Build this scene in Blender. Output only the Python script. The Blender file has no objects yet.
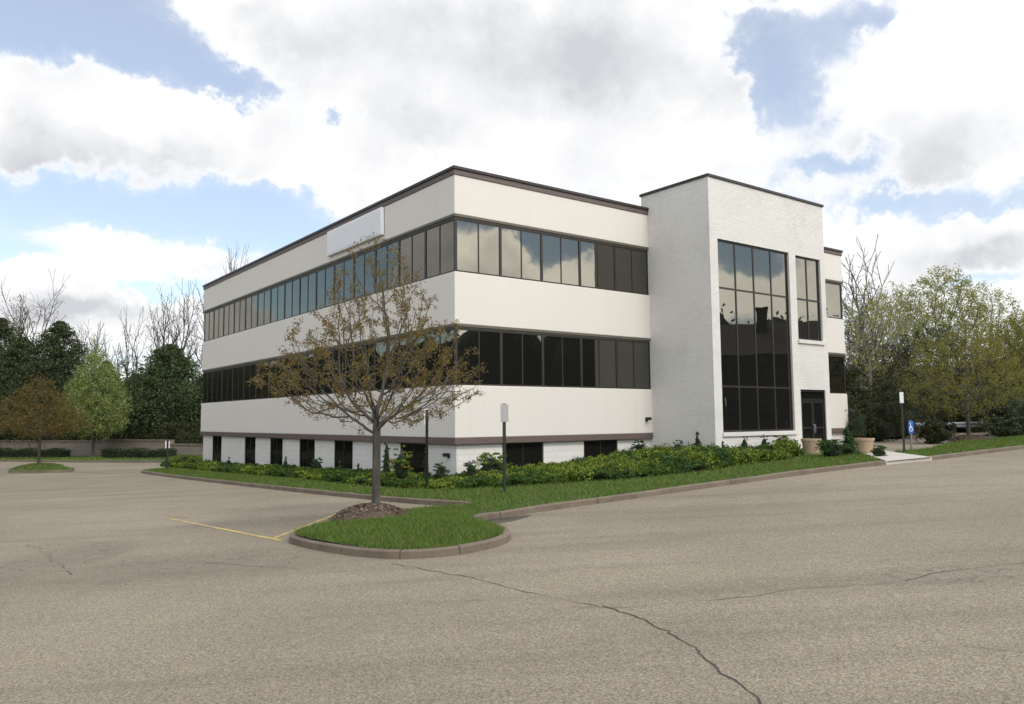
import bpy, bmesh, math, random
import numpy as np
from mathutils import Vector, Matrix, noise as mnoise
from mathutils.geometry import delaunay_2d_cdt

SC = bpy.context.scene
COL = SC.collection
R = math.radians
rng = np.random.default_rng(7)
random.seed(7)

# ------------------------------------------------------------------ terrain
def gz(x, y):
    x = np.asarray(x, float); y = np.asarray(y, float)
    s = np.where(x > 0, 16*np.tanh(x/16), 28*np.tanh(x/28))
    return .045*s + .3*np.tanh(y/30)
ANG = .6458
C0 = np.array([-1.7716, 24.5])
UF = np.array([math.cos(ANG), math.sin(ANG)]); UL = np.array([-math.sin(ANG), math.cos(ANG)])
def L2W(x, y):                       # facade coordinates (x along front, y into depth) -> world
    p = C0 + UF*x + UL*y
    return float(p[0]), float(p[1])
def W2L(x, y):
    dx = np.asarray(x)-C0[0]; dy = np.asarray(y)-C0[1]
    return dx*UF[0]+dy*UF[1], dx*UL[0]+dy*UL[1]
FX, DEP, TX0, TX1, TOFF = 22.25, 27.16, 8.77, 15.95, 2.915

# ------------------------------------------------------------------ object helpers
def tag(o, label=None, cat=None, group=None, kind=None):
    if label: o['label'] = label
    if cat: o['category'] = cat
    if group: o['group'] = group
    if kind: o['kind'] = kind
    return o
def empty(name, loc=(0, 0, 0), rz=0, **k):
    o = bpy.data.objects.new(name, None); COL.objects.link(o)
    o.empty_display_size = .3
    o.location = loc; o.rotation_euler = (0, 0, rz)
    return tag(o, **k)
def link_mesh(name, me, mat, parent=None, loc=None, smooth=False):
    if mat is not None:
        for m in (mat if isinstance(mat, (list, tuple)) else [mat]): me.materials.append(m)
    if smooth:
        me.polygons.foreach_set('use_smooth', np.ones(len(me.polygons), bool))
    o = bpy.data.objects.new(name, me); COL.objects.link(o)
    if parent: o.parent = parent
    if loc is not None: o.location = loc
    return o
def np_mesh(name, V, faces_list):
    """V (n,3); faces_list: list of (k,m) integer arrays"""
    me = bpy.data.meshes.new(name)
    V = np.asarray(V, np.float32)
    me.vertices.add(len(V)); me.vertices.foreach_set('co', V.ravel())
    loops = np.concatenate([f.ravel() for f in faces_list]).astype(np.int32)
    tot = np.concatenate([np.full(len(f), f.shape[1], np.int32) for f in faces_list])
    start = np.concatenate([[0], np.cumsum(tot)[:-1]]).astype(np.int32)
    me.loops.add(len(loops)); me.loops.foreach_set('vertex_index', loops)
    me.polygons.add(len(tot)); me.polygons.foreach_set('loop_start', start)
    me.update(calc_edges=True); me.validate()
    return me

class MB:
    def __init__(s): s.v = []; s.f = []
    def box(s, x0, x1, y0, y1, z0, z1):
        b = len(s.v)
        s.v += [(x0,y0,z0),(x1,y0,z0),(x1,y1,z0),(x0,y1,z0),(x0,y0,z1),(x1,y0,z1),(x1,y1,z1),(x0,y1,z1)]
        s.f += [tuple(b+i for i in q) for q in ((0,3,2,1),(4,5,6,7),(0,1,5,4),(1,2,6,5),(2,3,7,6),(3,0,4,7))]
        return s
    def quad(s, a, b, c, d):
        n = len(s.v); s.v += [a,b,c,d]; s.f.append((n,n+1,n+2,n+3)); return s
    def prism(s, pts, z0, z1):
        n = len(s.v); k = len(pts)
        s.v += [(p[0],p[1],z0) for p in pts]+[(p[0],p[1],z1) for p in pts]
        s.f.append(tuple(n+i for i in range(k))[::-1]); s.f.append(tuple(n+k+i for i in range(k)))
        for i in range(k):
            j = (i+1) % k; s.f.append((n+i,n+j,n+k+j,n+k+i))
        return s
    def lathe(s, prof, cx=0, cy=0, n=24):
        b = len(s.v); m = len(prof)
        for r, z in prof:
            for i in range(n):
                a = 2*math.pi*i/n; s.v.append((cx+r*math.cos(a), cy+r*math.sin(a), z))
        for k in range(m-1):
            for i in range(n):
                j = (i+1) % n
                s.f.append((b+k*n+i, b+k*n+j, b+(k+1)*n+j, b+(k+1)*n+i))
        s.f.append(tuple(b+i for i in range(n))[::-1]); s.f.append(tuple(b+(m-1)*n+i for i in range(n)))
        return s
    def tube(s, pts, r, n=8):
        pts = [Vector(p) for p in pts]; b = len(s.v)
        for i, p in enumerate(pts):
            d = (pts[min(i+1,len(pts)-1)]-pts[max(i-1,0)]).normalized()
            u = d.orthogonal().normalized(); w = d.cross(u)
            for k in range(n):
                a = 2*math.pi*k/n; s.v.append(tuple(p+(u*math.cos(a)+w*math.sin(a))*r))
        for i in range(len(pts)-1):
            for k in range(n):
                j = (k+1) % n; s.f.append((b+i*n+k,b+i*n+j,b+(i+1)*n+j,b+(i+1)*n+k))
        s.f.append(tuple(b+i for i in range(n))[::-1]); s.f.append(tuple(b+(len(pts)-1)*n+i for i in range(n)))
        return s
    def build(s, name, mat, parent=None, bevel=0, smooth=False, loc=None):
        me = bpy.data.meshes.new(name); me.from_pydata(s.v, [], s.f); me.update()
        o = link_mesh(name, me, mat, parent, loc, smooth)
        if bevel:
            m = o.modifiers.new('bevel', 'BEVEL'); m.width = bevel; m.segments = 2; m.limit_method = 'ANGLE'
        return o

# ------------------------------------------------------------------ node helpers
class NT:
    def __init__(s, nt): s.nt = nt
    def n(s, t, **k):
        nd = s.nt.nodes.new(t)
        ins = k.pop('ins', {})
        for a, v in k.items(): setattr(nd, a, v)
        for key, v in ins.items(): s.set(nd, key, v)
        return nd
    def set(s, nd, key, v):
        sock = nd.inputs[key]
        if isinstance(v, bpy.types.NodeSocket): s.nt.links.new(v, sock)
        elif hasattr(v, 'outputs'): s.nt.links.new(v.outputs[0], sock)
        else:
            if sock.type == 'RGBA' and not isinstance(v, (int, float)) and len(v) == 3: v = (*v, 1)
            sock.default_value = v
    def math(s, op, a, b=None, c=None, clamp=False):
        nd = s.n('ShaderNodeMath', operation=op); nd.use_clamp = clamp
        s.set(nd, 0, a)
        if b is not None: s.set(nd, 1, b)
        if c is not None: s.set(nd, 2, c)
        return nd.outputs[0]
    def vmath(s, op, a, b=None):
        nd = s.n('ShaderNodeVectorMath', operation=op); s.set(nd, 0, a)
        if b is not None: s.set(nd, 1, b)
        return nd.outputs['Value'] if op in ('DOT_PRODUCT','LENGTH') else nd.outputs[0]
    def mix(s, f, a, b, blend='MIX'):
        nd = s.n('ShaderNodeMix', data_type='RGBA', blend_type=blend)
        s.set(nd, 0, f); s.set(nd, 6, a); s.set(nd, 7, b); return nd.outputs[2]
    def noise(s, vec, scale, detail=4, rough=.55, col=False):
        nd = s.n('ShaderNodeTexNoise'); 
        if vec is not None: s.set(nd, 'Vector', vec)
        nd.inputs['Scale'].default_value = scale; nd.inputs['Detail'].default_value = detail; nd.inputs['Roughness'].default_value = rough
        return nd.outputs[1 if col else 0]
    def ss(s, x, a, b):
        nd = s.n('ShaderNodeMapRange', interpolation_type='SMOOTHSTEP')
        s.set(nd, 0, x); nd.inputs[1].default_value = a; nd.inputs[2].default_value = b
        return nd.outputs[0]
def new_mat(name):
    m = bpy.data.materials.new(name); m.use_nodes = True; m.node_tree.nodes.clear()
    t = NT(m.node_tree); t.out = t.n('ShaderNodeOutputMaterial'); return m, t
def principled(t, **ins):
    p = t.n('ShaderNodeBsdfPrincipled', ins=ins); t.nt.links.new(p.outputs[0], t.out.inputs[0]); return p
def bump(t, h, strength=.3, dist=.02):
    return t.n('ShaderNodeBump', ins={'Height': h, 'Strength': strength, 'Distance': dist}).outputs[0]
def objco(t): return t.n('ShaderNodeTexCoord').outputs['Object']
def simple(name, col, rough=.6, metal=0, var=.12, scale=6, bmp=0):
    m, t = new_mat(name); co = objco(t)
    f = t.noise(co, scale, 5)
    c = t.mix(f, tuple(x*(1-var) for x in col), tuple(min(1, x*(1+var)) for x in col))
    ins = {'Base Color': c, 'Roughness': rough, 'Metallic': metal}
    if bmp: ins['Normal'] = bump(t, f, bmp)
    principled(t, **ins); return m
def leaf_mat(name, cols, trans=.35):
    m, t = new_mat(name)
    ri = t.n('ShaderNodeNewGeometry').outputs['Random Per Island']
    rp = t.n('ShaderNodeValToRGB'); t.set(rp, 0, ri); el = rp.color_ramp.elements
    el[0].color = (*cols[0], 1); el[1].color = (*cols[-1], 1)
    for i, c in enumerate(cols[1:-1]):
        e = el.new((i+1)/(len(cols)-1)); e.color = (*c, 1)
    d = t.n('ShaderNodeBsdfPrincipled', ins={'Base Color': rp.outputs[0], 'Roughness': .6, 'Specular IOR Level': .25})
    tr = t.n('ShaderNodeBsdfTranslucent', ins={'Color': rp.outputs[0]})
    mx = t.n('ShaderNodeMixShader', ins={0: trans, 1: d.outputs[0], 2: tr.outputs[0]})
    t.nt.links.new(mx.outputs[0], t.out.inputs[0]); return m
def bark_mat(name, c1, c2, sc=9):
    m, t = new_mat(name); co = objco(t)
    mp = t.n('ShaderNodeMapping', ins={0: co, 'Scale': (1, 1, .25)})
    f = t.noise(mp.outputs[0], sc, 6, .65)
    principled(t, **{'Base Color': t.mix(t.ss(f, .3, .7), c1, c2), 'Roughness': .9, 'Normal': bump(t, f, .6, .03)}); return m

# ------------------------------------------------------------------ materials
M = {}
def make_asphalt():
    m, t = new_mat('aged_asphalt'); co = objco(t)
    big = t.noise(co, .13, 4, .6); mid = t.noise(co, .9, 5, .65); fine = t.noise(co, 75, 3, .75)
    # stretched drag marks along the drive
    mp = t.n('ShaderNodeMapping', ins={0: co, 'Rotation': (0, 0, -ANG), 'Scale': (.12, 1.1, 1)})
    drag = t.noise(mp.outputs[0], .9, 5, .6)
    vor = t.n('ShaderNodeTexVoronoi', ins={'Vector': co, 'Scale': 80}); 
    vr = t.n('ShaderNodeSeparateColor', ins={0: vor.outputs['Color']}).outputs[0]
    vor2 = t.n('ShaderNodeTexVoronoi', ins={'Vector': co, 'Scale': 44})
    vr2 = t.n('ShaderNodeSeparateColor', ins={0: vor2.outputs['Color']}).outputs[1]
    base = t.mix(t.ss(big, .35, .65), (.192, .166, .122), (.245, .212, .158))
    base = t.mix(t.math('MULTIPLY', t.ss(drag, .45, .72), .5), base, (.125, .107, .082))
    base = t.mix(t.math('MULTIPLY', t.ss(mid, .5, .8), .35), base, (.225, .195, .15))
    # stone chips: buff, grey, dark binder between
    g = t.math('MULTIPLY_ADD', vr, .9, .55)
    g = t.math('MULTIPLY', g, t.math('MULTIPLY_ADD', vr2, .2, .9))
    g = t.math('MULTIPLY', g, t.math('MULTIPLY_ADD', fine, .8, .6))
    comb = t.n('ShaderNodeCombineColor', ins={0: g, 1: g, 2: g}).outputs[0]
    c = t.mix(1.0, base, comb, 'MULTIPLY')
    warm = t.ss(t.n('ShaderNodeSeparateColor', ins={0: vor.outputs['Color']}).outputs[2], .86, .9)
    c = t.mix(t.math('MULTIPLY', warm, .45), c, (.24, .165, .10))
    # alligator cracking in worn patches
    wob = t.vmath('ADD', co, t.vmath('SCALE', t.noise(co, 1.7, 3, .6, True)))
    wn = t.n('ShaderNodeVectorMath', operation='MULTIPLY_ADD', ins={0: t.noise(co, 2.2, 3, .6, True), 1: (.5, .5, .5), 2: co}).outputs[0]
    ve = t.n('ShaderNodeTexVoronoi', feature='DISTANCE_TO_EDGE', ins={'Vector': wn, 'Scale': 2.6}).outputs[0]
    crack = t.math('SUBTRACT', 1.0, t.ss(ve, .004, .03))
    sep = t.n('ShaderNodeSeparateXYZ', ins={0: co})
    def patch(cx, cy, rx, ry):
        d = t.vmath('MULTIPLY', t.vmath('SUBTRACT', co, (cx, cy, 0)), (1/rx, 1/ry, 0))
        return t.math('SUBTRACT', 1.0, t.vmath('LENGTH', d), clamp=True)
    pm = t.math('MAXIMUM', patch(-7.8, 13.8, 1.3, 2.6), t.math('MAXIMUM', patch(-4.6, 12.6, 2.9, 1.5), patch(5.5, 9.2, 2.6, .7)))
    pm = t.math('MAXIMUM', pm, patch(-5.2, 17.5, 2.6, 1.3))
    pm = t.ss(t.math('MULTIPLY', pm, t.math('MULTIPLY_ADD', t.noise(co, .8, 4), 1.6, .1)), .08, .45)
    dark = t.math('MULTIPLY', crack, t.math('MULTIPLY', pm, .6))
    c = t.mix(dark, c, (.045, .04, .035))
    c = t.mix(t.math('MULTIPLY', pm, .28), c, (.13, .112, .09))
    # oil spots
    sp = t.ss(t.noise(co, .75, 3, .5), .64, .74)
    c = t.mix(t.math('MULTIPLY', sp, .3), c, (.09, .08, .07))
    h = t.math('MULTIPLY_ADD', crack, -.6, t.math('MULTIPLY_ADD', fine, .5, vr))
    principled(t, **{'Base Color': c, 'Roughness': .92, 'Specular IOR Level': .3, 'Normal': bump(t, h, .35, .004)})
    return m
def make_stucco():
    m, t = new_mat('cream_stucco'); co = objco(t)
    a = t.noise(co, .35, 4, .6); b = t.noise(co, 55, 3, .7)
    mp = t.n('ShaderNodeMapping', ins={0: co, 'Scale': (2.2, 2.2, .12)})
    st = t.noise(mp.outputs[0], 1.3, 5, .65)
    c = t.mix(a, (.62, .585, .525), (.665, .63, .575))
    c = t.mix(t.math('MULTIPLY', t.ss(st, .5, .8), .22), c, (.55, .515, .455))
    hb = t.math('MULTIPLY_ADD', b, .3, t.noise(co, 1.2, 3))
    principled(t, **{'Base Color': c, 'Roughness': .9, 'Specular IOR Level': .2, 'Normal': bump(t, hb, .25, .012)})
    return m
def make_brick(name, c1, c2, mo, bw=.30, bh=.098, msize=.012, contrast=1):
    m, t = new_mat(name); tc = t.n('ShaderNodeTexCoord')
    so = t.n('ShaderNodeSeparateXYZ', ins={0: tc.outputs['Object']}); sn = t.n('ShaderNodeSeparateXYZ', ins={0: tc.outputs['Normal']})
    side = t.math('GREATER_THAN', t.math('ABSOLUTE', sn.outputs[0]), .6)
    xx = t.math('ADD', t.math('MULTIPLY', so.outputs[1], side), t.math('MULTIPLY', so.outputs[0], t.math('SUBTRACT', 1.0, side)))
    v = t.n('ShaderNodeCombineXYZ', ins={0: xx, 1: so.outputs[2]}).outputs[0]
    br = t.n('ShaderNodeTexBrick', ins={'Vector': v, 'Color1': c1, 'Color2': c2, 'Mortar': mo, 'Scale': 1.0, 'Mortar Size': msize, 'Mortar Smooth': .3, 'Bias': 0, 'Brick Width': bw, 'Row Height': bh})
    a = t.noise(tc.outputs['Object'], .8, 5, .65); b = t.noise(tc.outputs['Object'], 14, 4, .7)
    c = t.mix(t.math('MULTIPLY', t.ss(a, .45, .75), .4*contrast), br.outputs[0], tuple(x*.78 for x in c2))
    c = t.mix(t.math('MULTIPLY', t.ss(b, .55, .8), .3*contrast), c, tuple(x*.7 for x in c2))
    h = t.math('MULTIPLY_ADD', br.outputs['Fac'], -1.0, t.math('MULTIPLY', b, .5))
    principled(t, **{'Base Color': c, 'Roughness': .85, 'Specular IOR Level': .25, 'Normal': bump(t, h, .5, .012)})
    return m
def make_glass(name, tint=(.88, .85, .72), f0=.165, wav=.0009):
    m, t = new_mat(name); co = objco(t)
    w = t.noise(co, .9, 2, .5)
    nb = bump(t, w, .5, wav*4)
    lw = t.n('ShaderNodeLayerWeight', ins={'Blend': .12, 'Normal': nb})
    f = t.math('MULTIPLY_ADD', lw.outputs['Fresnel'], 1.0, f0, clamp=True)
    d = t.n('ShaderNodeBsdfDiffuse', ins={'Color': (.010, .010, .009, 1)})
    g = t.n('ShaderNodeBsdfGlossy', ins={'Color': tint, 'Roughness': .012, 'Normal': nb})
    mx = t.n('ShaderNodeMixShader', ins={0: f, 1: d.outputs[0], 2: g.outputs[0]})
    t.nt.links.new(mx.outputs[0], t.out.inputs[0]); return m
def make_grass_soil():
    m, t = new_mat('lawn_turf'); co = objco(t)
    a = t.noise(co, .6, 4, .6); b = t.noise(co, 30, 4, .7)
    c = t.mix(a, (.040, .062, .016), (.065, .088, .022))
    c = t.mix(t.math('MULTIPLY', b, .5), c, (.03, .05, .012))
    principled(t, **{'Base Color': c, 'Roughness': 1.0, 'Normal': bump(t, b, .8, .03)}); return m
def make_concrete(name, c1, c2, c3, scale=1.2):
    m, t = new_mat(name); co = objco(t)
    a = t.noise(co, scale, 5, .65); b = t.noise(co, 40, 4, .7); e = t.noise(co, 4, 5, .7)
    c = t.mix(t.ss(a, .3, .7), c1, c2); c = t.mix(t.math('MULTIPLY', t.ss(e, .5, .75), .6), c, c3)
    c = t.mix(t.math('MULTIPLY', b, .35), c, tuple(x*.55 for x in c1))
    principled(t, **{'Base Color': c, 'Roughness': .9, 'Normal': bump(t, b, .4, .008)}); return m
def make_yellow():
    m, t = new_mat('worn_yellow_paint'); co = objco(t)
    a = t.noise(co, 5, 6, .75); b = t.noise(co, 60, 3, .7)
    w = t.ss(t.math('MULTIPLY_ADD', b, .5, a), .62, .9)
    c = t.mix(w, (.50, .36, .10), (.21, .175, .13))
    principled(t, **{'Base Color': c, 'Roughness': .85}); return m
M['asphalt'] = make_asphalt(); M['stucco'] = make_stucco()
M['brick'] = make_brick('white_painted_brick', (.64, .62, .575), (.61, .59, .55), (.59, .575, .535), contrast=1.2)
M['base_brick'] = make_brick('white_painted_base_brick', (.66, .64, .60), (.63, .61, .565), (.56, .54, .50), .4, .2, .01, .7)
M['red_brick'] = make_brick('red_house_brick', (.30, .10, .065), (.24, .08, .055), (.34, .29, .25), .22, .075)
M['dark_brick'] = make_brick('dark_house_brick', (.03, .026, .023), (.026, .022, .02), (.04, .037, .033), .22, .075)
M['glass'] = make_glass('bronze_mirror_glass')
M['dark_glass'] = make_glass('dark_bronze_glass', (.45, .42, .36), .02)
M['bronze'] = simple('dark_bronze_aluminium', (.035, .030, .024), .45, .3)
M['trim'] = simple('brown_metal_trim', (.115, .083, .072), .6, 0, .1, 3)
M['cap'] = simple('dark_brown_cap_metal', (.034, .027, .025), .5, .2)
M['lintel'] = simple('olive_brown_drip_metal', (.105, .095, .07), .6)
M['roofing'] = simple('grey_roofing', (.2, .19, .18), .95)
M['core'] = simple('dark_interior', (.012, .011, .010), .9)
M['sill'] = make_concrete('painted_sill', (.62, .60, .56), (.68, .66, .61), (.5, .48, .44))
M['black'] = simple('black_metal', (.012, .012, .011), .45, .2)
M['signwhite'] = simple('white_sign_face', (.74, .75, .77), .4, 0, .05, 2)
M['signpanel'] = simple('blank_acrylic_panel', (.68, .68, .685), .5, 0, .06, 1.5)
M['signgrey'] = simple('grey_aluminium_plate', (.36, .355, .345), .5, .1, .08)
M['signblue'] = simple('blue_sign_face', (.025, .12, .42), .4, 0, .08)
M['greypost'] = simple('galvanised_post', (.24, .25, .25), .5, .5)
M['greenpost'] = simple('dark_green_post', (.018, .022, .018), .55, .2)
M['turf'] = make_grass_soil()
M['earth'] = simple('woodland_floor', (.055, .05, .028), 1, 0, .35, .8)
M['kerb'] = make_concrete('weathered_kerb', (.135, .105, .076), (.19, .152, .112), (.075, .055, .040))
M['walk'] = make_concrete('pale_concrete', (.46, .43, .38), (.52, .49, .435), (.40, .37, .32), .6)
M['wall'] = make_brick('grey_block_wall', (.24, .21, .17), (.20, .175, .145), (.15, .13, .105), .6, .2, .018)
M['yellow'] = make_yellow()
M['tar'] = simple('crack_filler', (.045, .04, .036), .8, 0, .3, 20)
M['wet'] = simple('damp_stain', (.05, .042, .034), .35, 0, .3, 8)
M['mulch'] = simple('mulch', (.085, .06, .042), 1, 0, .4, 18, .8)
M['chip'] = leaf_mat('mulch_chips', [(.06, .042, .03), (.15, .105, .075), (.24, .19, .15)], 0)
M['grass'] = leaf_mat('grass_blades', [(.045, .105, .013), (.085, .17, .02), (.135, .20, .034), (.21, .20, .08)], .3)
M['pot'] = make_concrete('buff_planter', (.36, .275, .175), (.42, .325, .21), (.29, .21, .135), 2)
M['soil'] = simple('potting_soil', (.04, .03, .022), 1)
M['bark'] = bark_mat('grey_brown_bark', (.045, .038, .031), (.10, .086, .07))
M['bark_dark'] = bark_mat('dark_bark', (.045, .037, .03), (.09, .075, .06), 4)
M['bark_pale'] = bark_mat('pale_grey_bark', (.13, .115, .10), (.24, .215, .185), 4)
M['l_bronze'] = leaf_mat('young_bronze_leaves', [(.11, .075, .025), (.19, .14, .04), (.18, .16, .05), (.22, .125, .05), (.15, .135, .04)], .4)
M['l_olive'] = leaf_mat('olive_spring_leaves', [(.125, .125, .024), (.20, .20, .038), (.29, .27, .07)], .4)
M['l_amber'] = leaf_mat('amber_spring_leaves', [(.09, .058, .016), (.15, .105, .028), (.14, .12, .03)], .4)
M['l_pear'] = leaf_mat('fresh_pear_leaves', [(.125, .165, .04), (.21, .255, .065), (.34, .38, .15)], .4)
M['l_spring'] = leaf_mat('pale_spring_leaves', [(.16, .175, .04), (.27, .28, .075), (.38, .375, .15)], .4)
M['l_ever'] = leaf_mat('dark_evergreen_needles', [(.022, .032, .012), (.046, .060, .022), (.082, .094, .038)], .2)
M['l_pine'] = leaf_mat('pine_needles', [(.022, .037, .013), (.045, .068, .022), (.08, .105, .038)], .2)
M['l_under'] = leaf_mat('shade_brush_leaves', [(.020, .028, .008), (.04, .048, .014), (.06, .05, .018)], .25)
M['l_cover'] = leaf_mat('ground_cover_leaves', [(.03, .062, .008), (.085, .145, .018), (.18, .24, .03), (.28, .32, .05)], .35)
M['l_cover2'] = leaf_mat('mature_cover_leaves', [(.022, .055, .009), (.05, .10, .014), (.10, .155, .022)], .3)
M['l_shrub'] = leaf_mat('dark_shrub_leaves', [(.022, .052, .012), (.045, .092, .02), (.08, .135, .03)], .3)
M['l_hedge'] = leaf_mat('hedge_leaves', [(.022, .035, .012), (.04, .055, .02), (.06, .07, .026)], .25)
M['flower'] = simple('orange_red_petals', (.55, .09, .035), .6)
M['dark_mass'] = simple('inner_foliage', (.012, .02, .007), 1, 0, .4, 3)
M['wood'] = simple('dark_fence_boards', (.05, .03, .022), .85, 0, .3, 5)
M['shingle'] = simple('roof_shingles', (.06, .052, .047), .9, 0, .3, 6)
M['white_paint'] = simple('white_trim_paint', (.7, .69, .66), .6)
M['rail'] = simple('galvanised_rail', (.36, .40, .42), .45, .3)

# ------------------------------------------------------------------ sheets
def poly_sheet(name, poly, mat, dz, step=.6, parent=None, bumpf=None):
    poly = [tuple(p) for p in poly]
    P = np.array(poly); n = len(P)
    xs = np.arange(P[:,0].min(), P[:,0].max(), step); ys = np.arange(P[:,1].min(), P[:,1].max(), step)
    gx, gy = np.meshgrid(xs, ys); q = np.stack([gx.ravel(), gy.ravel()], 1)
    q = q[inside(q, P)]
    vs = [Vector(p) for p in poly] + [Vector(p) for p in q]
    out = delaunay_2d_cdt(vs, [(i, (i+1) % n) for i in range(n)], [], 1, 1e-5)
    V = np.array([(v.x, v.y) for v in out[0]]); z = gz(V[:,0], V[:,1])+dz
    if bumpf is not None: z = z + bumpf(V[:,0], V[:,1])
    me = bpy.data.meshes.new(name)
    fs = []
    for f in out[2]:
        a, b, c = (V[i] for i in f[:3])
        fs.append(tuple(f) if (b[0]-a[0])*(c[1]-a[1])-(b[1]-a[1])*(c[0]-a[0]) > 0 else tuple(f)[::-1])
    me.from_pydata([(x, y, zz) for (x, y), zz in zip(V, z)], [], fs); me.update()
    return link_mesh(name, me, mat, parent, smooth=True)
def inside(q, P):
    x, y = q[:,0], q[:,1]; r = np.zeros(len(q), bool); n = len(P); j = n-1
    for i in range(n):
        xi, yi = P[i]; xj, yj = P[j]
        c = ((yi > y) != (yj > y)) & (x < (xj-xi)*(y-yi)/(yj-yi+1e-12)+xi)
        r ^= c; j = i
    return r
def edge_dist(q, P):
    d = np.full(len(q), 1e9); n = len(P)
    for i in range(n):
        a = np.array(P[i]); b = np.array(P[(i+1) % n]); ab = b-a
        t = np.clip(((q-a)@ab)/(ab@ab), 0, 1); d = np.minimum(d, np.linalg.norm(q-(a+t[:,None]*ab), axis=1))
    return d
def chaikin(p, it=2, closed=False):
    p = np.array(p, float)
    for _ in range(it):
        o = []
        n = len(p)
        if not closed: o.append(p[0])
        for i in range(n if closed else n-1):
            a, b = p[i], p[(i+1) % n]; o += [a*.75+b*.25, a*.25+b*.75]
        if not closed: o.append(p[-1])
        p = np.array(o)
    return p
def offset(p, d, closed=False):
    p = np.array(p); n = len(p); o = []
    for i in range(n):
        a = p[i-1] if (i > 0 or closed) else p[i]; b = p[(i+1) % n] if (i < n-1 or closed) else p[i]
        t = b-a; t /= np.linalg.norm(t)+1e-9
        o.append(p[i]+d*np.array([-t[1], t[0]]))
    return np.array(o)
def densify(p, step, closed=False):
    o = []; n = len(p)
    for i in range(n if closed else n-1):
        a, b = np.array(p[i]), np.array(p[(i+1) % n]); k = max(1, int(np.linalg.norm(b-a)/step))
        o += [a+(b-a)*j/k for j in range(k)]
    if not closed: o.append(np.array(p[-1]))
    return np.array(o)
def kerb(name, path, mat, closed=False, h=.125, w=.15):
    p0_ = densify(path, .4, closed); p = []; groove = []
    for i, a in enumerate(p0_):
        if i % 7 == 3 and i < len(p0_)-1:
            d_ = p0_[i+1]-a; d_ = d_/np.linalg.norm(d_); p += [a-d_*.014, a-d_*.008, a+d_*.008, a+d_*.014]; groove += [0, 1, 1, 0]
        else: p.append(a); groove.append(0)
    p = np.array(p); groove = np.array(groove)
    prof = [(0, -.05), (.012, h-.022), (.03, h-.004), (.05, h), (w-.02, h), (w, h-.012), (w, -.05)]
    rows = [offset(p, d, closed) for d, _ in prof]
    gin = offset(p, .018, closed)-p
    for q_ in range(3): rows[q_] = rows[q_]+gin*groove[:,None]
    n = len(p); V = []; F = []
    z0 = gz(p[:,0], p[:,1])
    jit = np.array([mnoise.noise(Vector((a*.9, b*.9, 1))) for a, b in p])*.012
    for k, (d, z) in enumerate(prof):
        for i in range(n): V.append((rows[k][i][0], rows[k][i][1], z0[i]+z+(jit[i]-.022*groove[i])*(z > 0)))
    for k in range(len(prof)-1):
        for i in range(n if closed else n-1):
            j = (i+1) % n; F.append((k*n+i, k*n+j, (k+1)*n+j, (k+1)*n+i))
    if not closed:
        F.append(tuple(k*n for k in range(len(prof)))[::-1]); F.append(tuple(k*n+n-1 for k in range(len(prof))))
    me = bpy.data.meshes.new(name); me.from_pydata(V, [], F); me.update()
    return tag(link_mesh(name, me, mat), kind='structure')

# ground sheet to the horizon
ax = np.concatenate([-np.geomspace(1500, 82, 12), np.linspace(-80, 80, 81), np.geomspace(82, 1500, 12)])
def grid_sheet(name, xs, ys, dz, mat):
    gx, gy = np.meshgrid(xs, ys); V = np.stack([gx.ravel(), gy.ravel(), (gz(gx, gy)+dz).ravel()], 1)
    nx = len(xs); i = np.arange(len(ys)-1)[:,None]*nx+np.arange(nx-1)[None]; i = i.ravel()
    me = np_mesh(name, V, [np.stack([i, i+1, i+nx+1, i+nx], 1)])
    return tag(link_mesh(name, me, mat, smooth=True), kind='structure')
grid_sheet('ground', ax, ax, -.06, M['earth'])
grid_sheet('parking_lot', np.linspace(-62, 34, 97), np.linspace(-45, 68, 114), 0, M['asphalt'])

# kerbed lawns
ISL = [(-.95, 18.2), (-1.4, 17.75), (-1.95, 17.6), (-2.7, 17.2), (-3.4, 16.45), (-3.93, 15.35), (-4.12, 14.45), (-3.63, 13.68), (-2.95, 12.92), (-2.36, 12.37), (-1.76, 11.99), (-1.24, 11.95), (-.75, 12.11), (-.21, 12.61), (-.01, 13.27), (-.1, 13.9), (-.35, 14.6), (-.75, 15.35), (-.62, 15.85)]
MAIN = [(-17.47, 43.62), (-18.8, 43.17), (-19.4, 42.4), (-19.36, 41.37), (-18.37, 39.91), (-12.65, 32.38), (-6.51, 24.52), (-2.82, 19.94), (-1.47, 18.59)] + ISL + [(-.27, 15.98), (.99, 17.0), (2.38, 17.87), (4.49, 19.37), (7.09, 21.26), (10.2, 23.4), (11.2, 23.98)]
MAINK = chaikin(MAIN, 2)
kerb('kerb', MAINK, M['kerb'])
inner = offset(densify(MAINK, .4), .11)
close_pts = [(12.3, 27.9), L2W(16.6, -.5), L2W(16, 2), L2W(2, 3), L2W(2, 25)]
LAWN = np.concatenate([inner, close_pts])
def lawn_bump(x, y):
    # the island is crowned a little; the lawn rolls gently
    d = np.hypot(x+2.2, y-14.4); return .10*np.exp(-(d/1.7)**2)+.02*np.sin(x*1.3)*np.cos(y*1.1)*0
tag(poly_sheet('lawn', LAWN, M['turf'], .095, .45, bumpf=lawn_bump), kind='structure')
RK = [(13.2, 25.15), (15.66, 27.06), (19.06, 29.81), (24.2, 33.9), (27, 36.2)]
kerb('kerb', RK, M['kerb'])
RLAWN = np.concatenate([offset(densify(RK, .5), .11), [(27.5, 41), (25.8, 40.3), (22, 36.7), (20.2, 35.6), (17.65, 32.6), (15.24, 29.6), (13.65, 28.6)]])
tag(poly_sheet('verge', RLAWN, M['turf'], .095, .5), kind='structure')
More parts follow.
